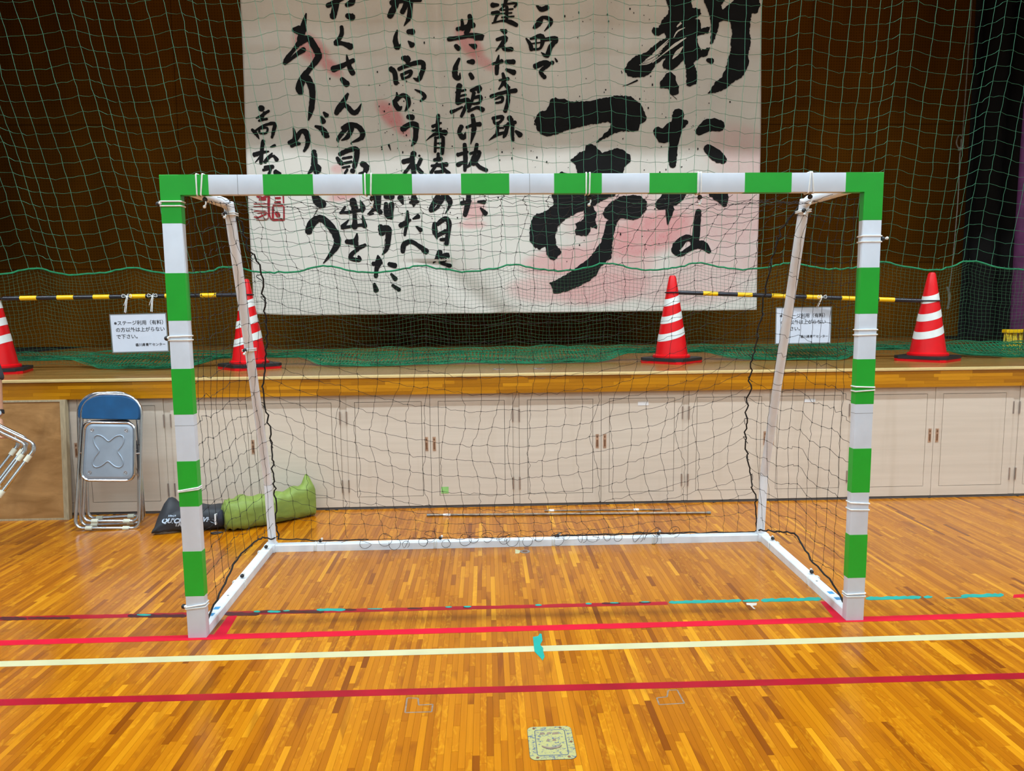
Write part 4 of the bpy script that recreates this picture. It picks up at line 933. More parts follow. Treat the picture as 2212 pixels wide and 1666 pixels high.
GNt[:, :, 2] = np.maximum(GNt[:, :, 2], .012)
lines = []
for i in range(1, NCB):
    l = []
    for j in range(NR): l += wig(GNt[i, j], GNt[i, j+1], 4, .0035)[:-1]
    lines.append(np.array(l+[GNt[i, NR]]))
for j in range(1, NR):
    l = []
    for i in range(NCB): l += wig(GNt[i, j], GNt[i+1, j], 4, .003, .006)[:-1]
    lines.append(np.array(l+[GNt[NCB, j]]))
kn_ = GNt[1:-1, 1:-1].reshape(-1, 3)
def side_net(rw, xp, sgn):
    n = 11; m = 20; rr = resample(rw, m); gp = np.zeros((n, m, 3))
    for j in range(m):
        z0 = (HG-PWD-.02)*(1-j/(m-1))+.06*(j/(m-1))
        a = np.array([xp, PD+.01, z0]); b = rr[j]
        for i in range(n):
            t = i/(n-1); sg = -.03*math.sin(t*math.pi)*(1 if j < m-1 else -3.0)
            bul = sgn*.05*math.sin(t*math.pi)*math.sin(j/(m-1)*math.pi)
            p = a+(b-a)*t; p = p+np.array([bul+.01*noise.noise((i*.7, j*.3, 41+sgn)), .01*noise.noise((i*.5, j*.3, 51)), sg+.045*noise.noise((i*.5, j*.15, 61+sgn))+.05*(1-abs(t-.6)/.6)]); gp[i, j] = p
    gp[:, :, 2] = np.maximum(gp[:, :, 2], .015)
    L_ = []
    for i in range(1, n-1):
        l = []
        for j in range(m-1): l += wig(gp[i, j], gp[i, j+1], 3, .002)[:-1]
        L_.append(np.array(l+[gp[i, m-1]]))
    for j in range(m-1):
        l = []
        for i in range(n-1): l += wig(gp[i, j], gp[i+1, j], 3, .005)[:-1]
        L_.append(np.array(l+[gp[n-1, j]]))
    return L_, gp[1:-1, :-1].reshape(-1, 3), gp
L1, k1, gp1 = side_net(RL, .07, -1); L2, k2, gp2 = side_net(RR, 2.93, 1)
nt = strands('goal_net', lines+L1+L2, .00115, M['net_black'], goal, np.concatenate([kn_, k1, k2]), .0038)
for rw in (RL, RR):
    g = G(); q = [tuple(p+rng.normal(0, .0055, 3)) for p in resample(rw, 80)]; g.tube(q, .0043, 6)
    for k in range(4, 68, 5):
        p = Vector(q[k]); g.tube(smooth_path([p, p+Vector((random.uniform(-.03, .01), -.01, random.uniform(-.02, .02))), p+Vector((random.uniform(-.02, .02), -.012, -.03))], 3), .002, 4)
    g.obj('edge_rope', M['net_black'], nt)
for gp in (gp1, gp2):
    g = G(); g.tube([tuple(p+rng.normal(0, .003, 3)) for p in resample(gp[:, -1], 30)], .0045, 6); g.obj('edge_rope', M['net_black'], nt)
g = G(); g.tube([tuple(np.array(p)+rng.normal(0, .002, 3)) for p in resample(np.array([RR[-1], (2.3, DB+.055, BH+.006), (1.7, DB+.055, BH+.004)]), 40)], .0042, 6); g.obj('edge_rope', M['net_black'], nt); g = G()
g.tube([tuple(np.array(p)+rng.normal(0, .002, 3)) for p in resample(np.array([RL[-1], (.35, DB+.055, BH+.004), (.6, DB+.055, BH+.004)]), 20)], .0035, 6)
g.obj('edge_rope', M['net_black'], nt)
g = G()
for k in range(24):
    x = .5+k*.088+random.uniform(-.03, .03); x = 1.5+(x-1.5)*.9; c = Vector((x, DB-.008-random.random()*.012, random.uniform(.03, .085))); r0 = random.uniform(.018, .036); ph = random.random()*6
    pts = [c+Vector((r0*math.cos(ph+t*.68)*(1+.03*t), .004*math.sin(t*1.1+ph), r0*math.sin(ph+t*.68)*1.15)) for t in range(random.choice((8, 9, 10, 11)))]
    pts = [Vector((p.x, p.y, max(.004, p.z))) for p in pts]+[Vector((c.x+random.uniform(-.06, .06), DB+.0, BH+random.uniform(.01, .05)))]
    g.tube(smooth_path(pts, 3), .0013, 4)
for k in range(5):
    x0_ = .45+k*.42; g.tube(smooth_path([(x0_+q*.07, DB-.008-.006*math.sin(q*2.2), BH+.012+.018*abs(math.sin(q*1.3+k))) for q in range(9)], 3), .0014, 4)
o = g.obj('loose_loops', M['net_black'], nt); o['kind'] = 'stuff'

# ------------------------------------------------------------------ folding chairs
def chair_parts(root):
    """folded chair in local coordinates: x width, z up, front (underside of seat) towards -y"""
    def u_frame(wb, wt, zb_, zt_, y0, y1, r_=.045, top=True):
        pts = []
        def arc(cx_, cz_, a0, a1, rr_, n=5):
            for k in range(n+1): t = R(a0+(a1-a0)*k/n); pts.append((cx_+rr_*math.cos(t), cz_+rr_*math.sin(t)))
        arc(-wb/2+r_, zb_+r_, 270, 180, r_); 
        if top: arc(-wt/2+.13, zt_-.13, 180, 90, .13, 8); arc(wt/2-.13, zt_-.13, 90, 0, .13, 8)
        else: pts.append((-wt/2, zt_)); 
        right = []
        if not top:
            left = pts[:]; right = [(-a, b) for a, b in reversed(left)]
            P_ = right+[(0, zb_)]+left
        else:
            P_ = pts+[(-a, b) for a, b in reversed(pts[:6])]+[(0, zb_)]
        f_ = lambda z: y0+(y1-y0)*(z-zb_)/(zt_-zb_)
        return [(a, f_(b), b) for a, b in P_]
    g = G(); g.tube(u_frame(.40, .37, .011, .885, 0.0, 0.0), .011, 10, True); fr = g.obj('front_frame', M['chrome'], root, True)
    g = G(); g.tube(u_frame(.35, .33, .05, .56, .045, .03, top=False), .011, 10); rf = g.obj('rear_leg_frame', M['chrome'], root, True)
    for par, z, wd, y in ((fr, .011, .115, 0), (rf, .05, .10, .045)):
        for s_ in (-1, 1): g = G(); g.tube([(s_*wd-.02, y, z), (s_*wd+.02, y, z)], .0145, 10); g.obj('rubber_foot', M['foot_white'], par, True)
    # seat
    def rr(wd0, wd1, z0, z1, r_, n=5):
        out = []
        for sx, sz, a0, wv in ((1, 1, 0, wd1), (-1, 1, 90, wd1), (-1, -1, 180, wd0), (1, -1, 270, wd0)):
            cx_, cz_ = sx*(wv/2-r_), (z1-r_ if sz > 0 else z0+r_)
            for k in range(n+1): t = R(a0+90*k/n); out.append((cx_+r_*math.cos(t), cz_+r_*math.sin(t)))
        return out
    rim_ = rr(.325, .31, .325, .70, .05); g = G(); g.tube([(a, -.022, b) for a, b in rim_], .010, 8, True); g.obj('seat_rim', M['chrome'], root, True)
    inn = rr(.305, .29, .335, .69, .04); g = G(); n = len(inn)
    g.v = [(a, -.026, b) for a, b in inn]+[(a*.9, -.030, .5125+(b-.5125)*.92) for a, b in inn]+[(a, -.012, b) for a, b in inn]
    g.f = [tuple(range(n, 2*n))[::1]]+[(i, (i+1) % n, n+(i+1) % n, n+i) for i in range(n)]+[(2*n+i, 2*n+(i+1) % n, (i+1) % n, i) for i in range(n)]+[tuple(range(3*n-1, 2*n-1, -1))]; g.t = [0]*len(g.v); g.mi = [0]*len(g.f)
    seat = g.obj('seat_pan', M['seat_grey'], root)
    X = []
    for k in range(48):
        t = 2*math.pi*k/48; r_ = .058+.048*abs(math.cos(2*(t-0)))**0 * (.5+.5*math.cos(4*(t-math.pi/4)))**1.1*1.35; X.append((r_*math.cos(t), -.0305, .515+r_*1.12*math.sin(t)))
    g = G(); g.tube(X, .0048, 8, True); g.obj('pressed_rib', M['seat_grey'], seat, True)
    for a, b in ((-.11, .375), (.11, .375), (-.105, .65), (.105, .65)):
        g = G(); g.v = []; g.tube([(a+.010*math.cos(q*math.pi/6), -.0305, b+.010*math.sin(q*math.pi/6)) for q in range(12)], .002, 5, True); g.sphere((a, -.030, b), .005, 8, (1, .5, 1)); g.obj('rivet', M['steel'], seat, True)
    # backrest pad
    g = G(); out = []
    n = 22
    for k in range(n+1): t = math.pi*k/n; out.append((.180*math.copysign(abs(math.cos(t))**.7, math.cos(t)), .762+.116*math.sin(t)**.85))
    out += [(-.181, .735), (-.172, .722), (.172, .722), (.181, .735)]
    m = len(out); v = [(a*.97, -.024, .80+(b-.80)*.95) for a, b in out]+[(a, -.015, b) for a, b in out]+[(a, .003, b) for a, b in out]+[(a*.97, .008, .8+(b-.8)*.95) for a, b in out]
    f = [tuple(range(m-1, -1, -1))]+[(q*m+i, q*m+(i+1) % m, (q+1)*m+(i+1) % m, (q+1)*m+i) for q in range(3) for i in range(m)]+[tuple(range(3*m, 4*m))]
    g.add(v, f); g.obj('backrest', M['vinyl_blue'], root, True)
    for s_ in (-1, 1):
        g = G(); g.tube([(s_*.185, -.004, .50), (s_*.165, -.02, .50)], .006, 8); g.tube([(s_*.187, .0, .56), (s_*.165, .03, .555)], .006, 8); g.tube([(s_*.155, -.022, .40), (s_*.168, .04, .34)], .005, 6); g.obj('pivot', M['steel'], root, True)
ch1 = bpy.data.objects.new('folding_chair', None); C.objects.link(ch1); ch1.empty_display_size = .1
chair_parts(ch1)
tag(ch1, 'blue and chrome folding chair, front one of the two leaning folded beside the plywood', 'chair', 'folding chairs')
def copy_chair(src):
    r_ = src.copy(); C.objects.link(r_)
    for ch in list(src.children):
        c = ch.copy(); C.objects.link(c); c.parent = r_
        for g2 in ch.children: d_ = g2.copy(); C.objects.link(d_); d_.parent = c
    return r_
ch2 = copy_chair(ch1); tag(ch2, 'blue and chrome folding chair, rear one of the two leaning folded beside the plywood', 'chair', 'folding chairs')
ch3 = copy_chair(ch1); tag(ch3, 'folded chrome chair held by the person at the left edge, nearer of the two carried', 'chair', 'folding chairs')
ch4 = copy_chair(ch1); tag(ch4, 'folded chrome chair held by the person at the left edge, farther of the two carried', 'chair', 'folding chairs')
pb_ = at(229, 1147, Z=0)
ch1.location = (pb_[0], pb_[1]+.02, 0.0); ch1.rotation_euler = (R(-8), R(2.5), R(4))
ch2.location = (pb_[0]-.012, pb_[1]+.11, 0.0); ch2.rotation_euler = (R(-6), R(-1.1), R(4))
def place_axes(o, org, X_, Z_):
    X_ = Vector(X_).normalized(); Z_ = Vector(Z_); Z_ = (Z_-X_*Z_.dot(X_)).normalized(); Y_ = Z_.cross(X_)
    o.matrix_world = Matrix(((X_.x, Y_.x, Z_.x, org[0]), (X_.y, Y_.y, Z_.y, org[1]), (X_.z, Y_.z, Z_.z, org[2]), (0, 0, 0, 1)))
YH = 1.12
c_a, c_b = at(66, 990, Y=YH), at(4, 1072, Y=YH-.10)
ax = Vector(c_a)-Vector(c_b); mid = (Vector(c_a)+Vector(c_b))/2
place_axes(ch3, mid, ax, (-.86, -.36, .36))
c_a2 = at(50, 978, Y=YH+.09); place_axes(ch4, Vector(c_a2)-ax*.5, ax, (-.86, -.36, .36))

# plywood board
P0, P1 = at(163, 1118, Z=0), at(0, 1123, Z=0)
pw_ = thing('plywood_board', (-2.3, 1.86, 0), 'weathered brown plywood board with pale edging leaning on the cabinets at left', 'board')
def lean_box(x0, x1, z0, z1, y0, y1, name, mat, sx=0.0):
    g = G(); g.box((x0, y0, z0), (x1, y1, z1)); g.v = [(v[0]+sx*v[2], v[1]+.06*(v[2]/.83), v[2]) for v in g.v]; return g.obj(name, mat, pw_)
xr_ = P0[0]-.012; yb_ = 1.86; zt_ = .822
lean_box(-3.35, xr_-.035, .012, zt_-.012, yb_, yb_+.012, 'plywood_sheet', M['plywood'], .0)
lean_box(xr_-.035, xr_, .0, zt_, yb_-.004, yb_+.035, 'edge_batten', M['ply_edge'], .0)
lean_box(-3.35, xr_-.0355, zt_-.012, zt_, yb_-.004, yb_+.035, 'edge_batten', M['ply_edge'], .0)
lean_box(-3.35, xr_-.0355, .0, .012, yb_-.004, yb_+.035, 'edge_batten', M['ply_edge'], .0)

# ------------------------------------------------------------------ bags
def bag(name, label, secs, mat, puck=None):
    """secs: list of (centre, half width across, half height) along the bag"""
    n = 26; V_ = []
    dirv = Vector(secs[-1][0])-Vector(secs[0][0]); dirv.z = 0; dirv.normalize(); side = Vector((-dirv.y, dirv.x, 0))
    S_ = smooth_path([np.r_[np.array(c), a, b] for c, a, b in secs], 6)
    for i, q in enumerate(S_):
        c, a, b = Vector(q[:3]), max(.002, q[3]), max(.002, q[4])
        for k in range(n):
            t = 2*math.pi*k/n; w_ = math.copysign(abs(math.cos(t))**.6, math.cos(t)); h = math.copysign(abs(math.sin(t))**.62, math.sin(t))
            wr = 1+.10*noise.noise((i*.35, k*.9, 3))+.05*noise.noise((i*.9, k*.4, 5))
            p = c+side*a*w_*wr+Vector((0, 0, b*h*wr)); p.z = max(.003, p.z); V_.append(p)
    m = len(S_); F_ = [(i*n+k, i*n+(k+1) % n, (i+1)*n+(k+1) % n, (i+1)*n+k) for i in range(m-1) for k in range(n)]+[tuple(range(n-1, -1, -1)), tuple((m-1)*n+k for k in range(n))]
    th = thing(name, tuple(Vector(secs[len(secs)//2][0]).xy)+(0,), label, 'bag'); return th, V_, F_
def fpt(px_, py_, z): return at(px_, py_, Z=z)
c0 = at(325, 1150, Z=.0); c1 = at(474, 1140, Z=.0)
def lerp3(a, b, t, z): return (a[0]+(b[0]-a[0])*t, a[1]+(b[1]-a[1])*t+.0, z)
a_ = np.array([-.82, 1.56]); b_ = np.array([-.31, 1.66])
sec = lambda t, hw, hh, z=None: ((a_[0]+(b_[0]-a_[0])*t, a_[1]+(b_[1]-a_[1])*t, hh if z is None else z), hw, hh)
th, V_, F_ = bag('tent_bag', 'flat black cloth bag with pale lettering lying on the floor left of the green bag', [sec(-.04, .10, .012, .02), sec(.1, .10, .05, .055), sec(.3, .10, .075, .075), sec(.6, .10, .072, .072), sec(.9, .095, .065, .065), sec(1.08, .06, .03, .04)], M['bag_black'])
# raised pointed corner at the left end
V_ = [Vector(v) for v in V_]
cr = Vector(at(340, 1088, Y=1.66))
for k, v in enumerate(V_):
    dl = (v.x-(-.80)); wv = math.exp(-((dl)/.07)**2)*max(0, min(1, (v.y-1.53)/.09))
    v.z += wv*(cr.z-.045); v.x += wv*.02
bagm = mesh_obj('bag_body', V_, F_, M['bag_black'], th, True)
def on_bag(px_, py_, tip):
    return at(px_, py_, Y=tip)
def bag_text(txt, px_, py_, hpx, Yp, shear=.25, bold=.0015):
    p = Vector(at(px_, py_, Y=Yp)); s_ = hpx*(Yp+3.02)/FPX*1.38
    ey = Vector((0, .42, .91)).normalized(); ex = Vector((.985, .17, 0)).normalized(); ex = (ex-ey*ex.dot(ey)).normalized(); ez = ex.cross(ey)
    M4 = Matrix(((ex.x, ey.x, ez.x, p.x), (ex.y, ey.y, ez.y, p.y), (ex.z, ey.z, ez.z, p.z), (0, 0, 0, 1)))
    o_ = text_mesh('lettering', txt, s_, M['bag_print'], th, Matrix.Translation(-Vector(th['_w'])) @ M4, 'LEFT', .0008, bold, shear); o_['snap'] = 1; return o_
from mathutils.bvhtree import BVHTree
tree = BVHTree.FromPolygons(V_, F_)
def snap_text(o_):
    off = Vector(th['_w']); camv = Vector(CAM)
    for v in o_.data.vertices:
        wpt = v.co+off; d_ = (wpt-camv).normalized(); h = tree.ray_cast(camv, d_)
        if h[0] is not None: v.co = h[0]-d_*.002-off
for args in (('QUICK', 348, 1130, 10, 1.47), ('V!', 436, 1127, 10, 1.5)): snap_text(bag_text(*args))
for args in (('TA', 377, 1137, 8, 1.47, .0), ('2.5m | 3', 363, 1116, 3.4, 1.5, .2, .0004)): snap_text(bag_text(*args))
fl = [at(x, y, Y=1.5) for x, y in ((447, 1120), (466, 1124), (466, 1132), (458, 1129))]
g = G(); 
pts = []
for x, y in ((447, 1121), (466, 1124), (466, 1132), (457, 1129)):
    d_ = (Vector(at(x, y, Y=1.5))-Vector(CAM)).normalized(); h = tree.ray_cast(Vector(CAM), d_); pts.append((h[0]-d_*.002) if h[0] is not None else Vector(at(x, y, Y=1.56)))
g.add(pts, [(0, 1, 2, 3)]); g.obj('arrow_print', M['bag_print'], th)
# green drawstring bag
a2, b2 = np.array([-.36, 1.56]), np.array([.02, 1.80])
sec2 = lambda t, hw, hh, z: ((a2[0]+(b2[0]-a2[0])*t, a2[1]+(b2[1]-a2[1])*t, z), hw, hh)
th2, V2, F2 = bag('drawstring_bag', 'lime green drawstring bag lying behind the left rear pole of the goal', [sec2(-.10, .05, .06, .09), sec2(-.02, .085, .09, .098), sec2(.15, .10, .10, .103), sec2(.4, .10, .095, .098), sec2(.7, .09, .092, .097), sec2(.95, .075, .095, .10), sec2(1.12, .06, .098, .104), sec2(1.22, .05, .09, .098), sec2(1.25, .02, .07, .09)], M['bag_green'])
V2 = [Vector(v) for v in V2]; tip = Vector(at(648, 1060, Y=1.86))
for v in V2:
    dd = (Vector((v.x, v.y, 0))-Vector((b2[0]-.01, b2[1]+.01, 0))).length
    tt = (v.x-a2[0])/(b2[0]-a2[0])
    if v.z > .1: v.z += .03*max(0, min(1, (tt-.6)/.5))+.05*math.exp(-((tt-1.12)/.07)**2)*max(0, min(1, (v.y-1.78)/.06))
    v.z *= 1+.04*math.sin(tt*19+v.y*30)*(v.z > .06)
    t = (v.x-a2[0])/(b2[0]-a2[0])
    if t < .25: v.z += .010*math.sin(30*math.atan2(v.z-.1, v.y-1.56))*(1-max(0, t)*4); v.z = max(.003, v.z)
mesh_obj('bag_body', V2, F2, M['bag_green'], th2, True)
g = G(); q = np.array([a2[0]-.05, a2[1]-.045]); g.sphere((q[0]+.006, q[1]+.012, .085), .05, 14, (.5, .8, 1.1)); g.obj('bag_contents', M['trousers'], th2, True)
g = G(); g.bbox((q[0]-.028, q[1]-.02, .05), (q[0]-.018, q[1]+.01, .12), .003); g.obj('white_tag', M['label_white'], th2)
kx = at(466, 1152, Z=.004); g = G(); g.tube(smooth_path([(a2[0]-.03, a2[1]-.09, .01), (kx[0]+.03, kx[1], .006), (kx[0], kx[1]-.02, .006), (kx[0]-.03, kx[1], .006), (kx[0], kx[1]+.015, .006), (kx[0]+.04, kx[1]+.01, .006)], 6), .004, 6); g.obj('drawstring', M['black_rubber'], th2)

# ------------------------------------------------------------------ poles on the floor behind the goal
def pole(px0, py0, px1, py1, r_, name, label, mat, z=None):
    a, b = Vector(at(px0, py0, Z=r_)), Vector(at(px1, py1, Z=r_)); t = thing(name, tuple((a+b)/2-Vector((0, 0, r_))), label, 'pole')
    g = G(); n = int((b-a).length/.018); g.tube([a+(b-a)*k/n for k in range(n+1)], [r_*(1 if k % 3 else .9) for k in range(n+1)], 8); g.obj('pole_tube', mat, t, True)
    return a, b, t
a, b, t = pole(926, 1113, 1531, 1108, .0085, 'wrapped_pole', 'long spiral-wrapped metal pole lying on the floor behind the goal', M['metal_pole'])
d_ = (b-a).normalized()
for e in (a, b): g = G(); g.tube([e-d_*.012, e+d_*.012], .0098, 10); g.obj('end_cap', M['lam'], t, True)
g = G(); q = a+d_*.1; g.tube([q, q+d_*.05], .0092, 10); g.obj('tape_label', M['label_white'], t, True)
a, b, t = pole(1176, 1103.5, 1430, 1101, .005, 'thin_rod', 'thin metal rod lying just behind the wrapped pole on the floor', M['metal_pole']); d_ = (b-a).normalized()
for k in (.06, .78): q = a+(b-a)*k; g = G(); g.tube([q-d_*.018, q+d_*.018], .0095, 8); g.obj('tape_label', M['label_white'], t, True)

# ------------------------------------------------------------------ lines, tapes and fittings on the court
def ypx(pts, z=0.0): return [at(*p, Z=z)[:2] for p in pts]
def strip(name, label, y0f, y1f, x0, x1, mat, z=.0006, jag0=.0, jag1=.0, step=.04, cat='floor line', wear=None):
    n = max(2, int((x1-x0)/step)); lo, hi = [], []
    for k in range(n+1):
        x = x0+(x1-x0)*k/n; lo.append((x, y0f(x)+random.uniform(-jag0, jag0))); hi.append((x, y1f(x)+random.uniform(-jag1, jag1)))
    g = G(); g.slab(lo+hi[::-1], .0001, z); return tag(g.obj(name, mat, org=((x0+x1)/2, y0f((x0+x1)/2), 0)), label, cat)
def lin(p, q):
    a, b = at(*p, Z=0), at(*q, Z=0); return lambda x: a[1]+(b[1]-a[1])*(x-a[0])/(b[0]-a[0])
def off(f, d_): return lambda x: f(x)+d_
XL, XR = -3.6, 6.9
l0 = lin((0, 1395), (2212, 1334)); h0 = lin((0, 1384), (2212, 1323))
w0 = lin((0, 1441), (2212, 1378)); wh = lin((0, 1429), (2212, 1366))
c0f = lin((0, 1525), (2212, 1467)); chh = lin((0, 1511), (2212, 1454))
strip('goal_line', 'bright red goal line tape running under both goal posts', l0, h0, XL, XR, M['tape_red'], .0009, .0015, .0015)
wl = strip('court_line', 'cream white court line in front of the goal', w0, wh, XL, XR, M['tape_white'], .0006)
strip('court_line', 'dark crimson court line, nearest of the lines to the viewer', c0f, chh, XL, XR, M['tape_crimson'], .0005)
# the two short red diagonal pieces inside the posts
def patch(name, pts, mat, label, cat, z=.0008):
    q = ypx(pts); g = G(); g.slab(q, .0001, z)
    if g.v: pass
    a = sum((Vector((*p, 0)) for p in q), Vector())/len(q); return tag(g.obj(name, mat, org=(a.x, a.y, 0)), label, cat)
def ccw(pts): 
    A_ = sum(pts[i][0]*pts[(i+1) % len(pts)][1]-pts[(i+1) % len(pts)][0]*pts[i][1] for i in range(len(pts))); return pts if A_ < 0 else pts[::-1]
patch('corner_tape', ccw([(458, 1377), (492, 1332), (513, 1330), (488, 1372)]), M['tape_red'], 'short red tape running back from the goal line by the left post', 'floor tape', .0007)
patch('corner_tape', ccw([(1772, 1300), (1787, 1299), (1822, 1328), (1819, 1340), (1800, 1334)]), M['tape_red'], 'short red tape running back from the goal line by the right post', 'floor tape', .0007)
# worn multi-colour line: maroon/crimson left, teal right
m0 = lin((0, 1341), (1440, 1307)); m1 = lin((0, 1333), (1440, 1300))
xe = at(1442, 1304, Z=0)[0]
wlt = thing('worn_line', ((XL+xe)/2, .15, 0), 'worn crimson, maroon and teal line behind the goal line, left and middle', 'floor line')
ws_ = strip('line_base', '', m0, m1, XL, xe, M['tape_crimson'], .0005, .001, .004, .05)
for k9 in ('label', 'category'): del ws_[k9]
ws_.parent = wlt; ws_.location = Vector(ws_.location)-Vector(wlt.location)
k_ = 0
SEG = [(0, 58, 1337, 'tape_maroon', 8), (60, 152, 1336, 'tape_maroon', 5), (276, 402, 1331, 'tape_maroon', 8), (486, 560, 1327, 'tape_maroon', 8), (556, 700, 1322, 'tape_maroon', 7), (700, 770, 1318, 'tape_maroon', 5), (880, 912, 1315, 'tape_maroon', 4), (1000, 1016, 1313, 'tape_maroon', 4), (1300, 1340, 1304, 'tape_maroon', 5), (1380, 1406, 1302, 'tape_maroon', 5),
       (296, 326, 1329, 'tape_teal', 4), (548, 562, 1322, 'tape_teal', 4), (578, 606, 1322, 'tape_teal', 5), (612, 626, 1320, 'tape_teal', 3), (684, 746, 1318, 'tape_teal', 6), (794, 826, 1316, 'tape_teal', 2.5), (962, 976, 1312, 'tape_teal', 3), (1002, 1018, 1311, 'tape_teal', 4), (1156, 1170, 1308, 'tape_teal', 4), (1265, 1278, 1305, 'tape_teal', 4), (1318, 1336, 1303, 'tape_teal', 3), (1385, 1403, 1301, 'tape_teal', 3)]
mar = {}
for (a, b, y, mk, h) in SEG:
    n = max(3, int((b-a)/7)); lo = [(a+(b-a)*k/n, y+h/2*(.4 if k in (0, n) else random.uniform(.7, 1.05))) for k in range(n+1)]; hi = [(a+(b-a)*k/n, y-h/2*(.4 if k in (0, n) else random.uniform(.55, 1.1))) for k in range(n+1)]
    g = G(); q = ypx(lo+hi[::-1]); g.slab(q, .0002, .0011 if mk == 'tape_maroon' else .0015); g.obj('tape_remnant', M[mk], wlt)
TEAL = [(1445, 1602, 1300, 7, 'teal tape strip starting where the crimson worn line ends'), (1594, 1598, 1299, 4, None), (1604, 1640, 1298, 6, None), (1644, 1774, 1296, 8, 'straight teal tape strip ending at the red tape by the right post'), (1870, 1990, 1292, 8, 'ragged teal tape strip just right of the right post'), (1995, 2014, 1290, 6, None), (2040, 2090, 1292, 2.5, None), (2076, 2168, 1287, 8, 'teal tape strip at far right near the frame edge')]
for (a, b, y, h, lb) in TEAL:
    if b-a < 10: continue
    n = max(4, int((b-a)/6)); sl_ = -.024
    lo = [(a+(b-a)*k/n, y+sl_*(b-a)*(k/n-.5)+h/2*(.3 if k in (0, n) else random.uniform(.75, 1.0))) for k in range(n+1)]; hi = [(a+(b-a)*k/n, y+sl_*(b-a)*(k/n-.5)-h/2*(.3 if k in (0, n) else random.uniform(.5, 1.1))) for k in range(n+1)]
    nm = {1604: 'small teal tape scrap between the two middle teal strips', 1995: 'tiny teal tape dab right of the ragged teal strip', 2040: 'thin teal tape shred before the far right teal strip'}
    patch('teal_tape', lo+hi[::-1], M['tape_teal'], lb or nm[a], 'floor tape', .0012)
patch('red_tape', [(2188, 1292), (2212, 1291), (2240, 1290), (2240, 1283), (2212, 1284), (2190, 1285)], M['tape_red'], 'short pinkish red tape cut by the right frame edge', 'floor tape')
Zf = lambda L_: [(1000+x/4.316, 1280+y/4.316) for x, y in L_]
patch('teal_tape', Zf([(652, 418), (700, 410), (718, 384), (734, 392), (742, 450), (720, 490), (746, 520), (750, 560), (762, 600), (742, 636), (722, 610), (668, 555), (660, 490)])[::-1], M['tape_teal'], 'torn vertical teal tape crossing the white line in the middle', 'floor tape', .0014)
patch('tape_scrap', [(1113, 1187), (1126, 1190), (1121, 1196), (1113, 1196)][::-1], M['tape_white'], 'small cream tape scrap beside the round floor socket', 'floor tape')
patch('clear_scrap', [(1612, 1303), (1635, 1303), (1634, 1308), (1625, 1309), (1632, 1316), (1628, 1316), (1620, 1308), (1613, 1307)][::-1], M['clear_tape'], 'pale scuffed scrap shaped like an arrow near the right teal tape', 'floor tape', .0006)
def outline(pts, label):
    q = [Vector((*p, .0003)) for p in ypx(pts)]; g = G()
    for i in range(len(q)):
        a, b = q[i], q[(i+1) % len(q)]; d_ = (b-a); n = Vector((-d_.y, d_.x, 0)).normalized()*.0028; e = d_.normalized()*0; g.add([a-n-e, b-n+e, b+n+e, a+n-e], [(0, 1, 2, 3)] if (d_.cross(n)).z > 0 else [(3, 2, 1, 0)])
    tag(g.obj('adhesive_outline', M['scuff'], org=(q[0].x, q[0].y, 0)), label, 'floor mark')
Z6b = lambda L_: [(700+x/2.572, 1480+y/2.572) for x, y in L_]
outline(Z6b([(462, 72), (522, 74), (526, 112), (604, 108), (598, 150), (450, 154)]), 'grey L-shaped adhesive outline on the floor left of the metal plate')
outline(Z6b([(1962, 28), (2002, 102), (1862, 110), (1848, 72), (1906, 66), (1912, 30)]), 'grey L-shaped adhesive outline on the floor right of the metal plate')
# plate
pc = [at(*p, Z=0) for p in ((1142, 1571), (1232, 1569), (1240, 1641), (1149, 1643))]
xc, yc = sum(p[0] for p in pc)/4, sum(p[1] for p in pc)/4; hw, hh = .074, .089
pt = thing('floor_plate', (xc, yc, 0), 'worn yellow rounded metal floor plate with screws in the foreground', 'floor plate')
def rrect(hw, hh, r_, n=5):
    o_ = []
    for sx, sy, a0 in ((1, 1, 0), (-1, 1, 90), (-1, -1, 180), (1, -1, 270)):
        for k in range(n+1): t = R(a0+90*k/n); o_.append((xc+sx*(hw-r_)+r_*math.cos(t), yc+sy*(hh-r_)+r_*math.sin(t)))
    return o_
g = G(); g.slab(rrect(hw, hh, .02), .0001, .0012); g.obj('plate_rim', M['plate'], pt)
g = G(); g.slab(rrect(hw+.0012, hh+.0012, .021), .0001, .0004); g.obj('plate_gap', M['gap_dark'], pt)
M['plate_line'] = plain('plate_groove', srgb(86, 96, 112), .5)
g = G(); g.tube([(x, y, .0012) for x, y in rrect(.050, .068, .008)], .0016, 6, True); g.obj('lid_groove', M['plate_line'], pt)
g = G(); g.slab(rrect(.0485, .0665, .007), .0012, .0018); g.obj('lid', M['plate'], pt)
for sx, sy in ((-.052, .078), (.038, .079), (.066, .0), (-.05, -.078), (.05, -.078)):
    g = G(); g.lathe([(.0048, 0), (.0044, .001), (.001, .001)], 12, (xc+sx, yc+sy, .0012)); g.obj('screw', M['brass_dark'], pt)
g = G(); g.tube(smooth_path([(xc+.034*math.cos(R(a)), yc-.012+.022*math.sin(R(a)), .002) for a in (200, 230, 270, 310, 340)], 4), [.002+.0025*math.sin(math.pi*k/16) for k in range(17)], 6); g.obj('finger_slot', M['scuff'], pt)
for x0_, x1_, y_ in ((-.036, -.016, .048), (-.012, .004, .050), (.006, .03, .048), (-.016, -.004, .012), (.004, .018, .012)):
    g = G(); g.slab([(xc+x0_, yc+y_-.007), (xc+x1_, yc+y_-.005), (xc+x1_-.003, yc+y_+.005), (xc+x0_+.004, yc+y_+.004)], .0018, .0026); g.obj('relief_mark', M['scuff'], pt)
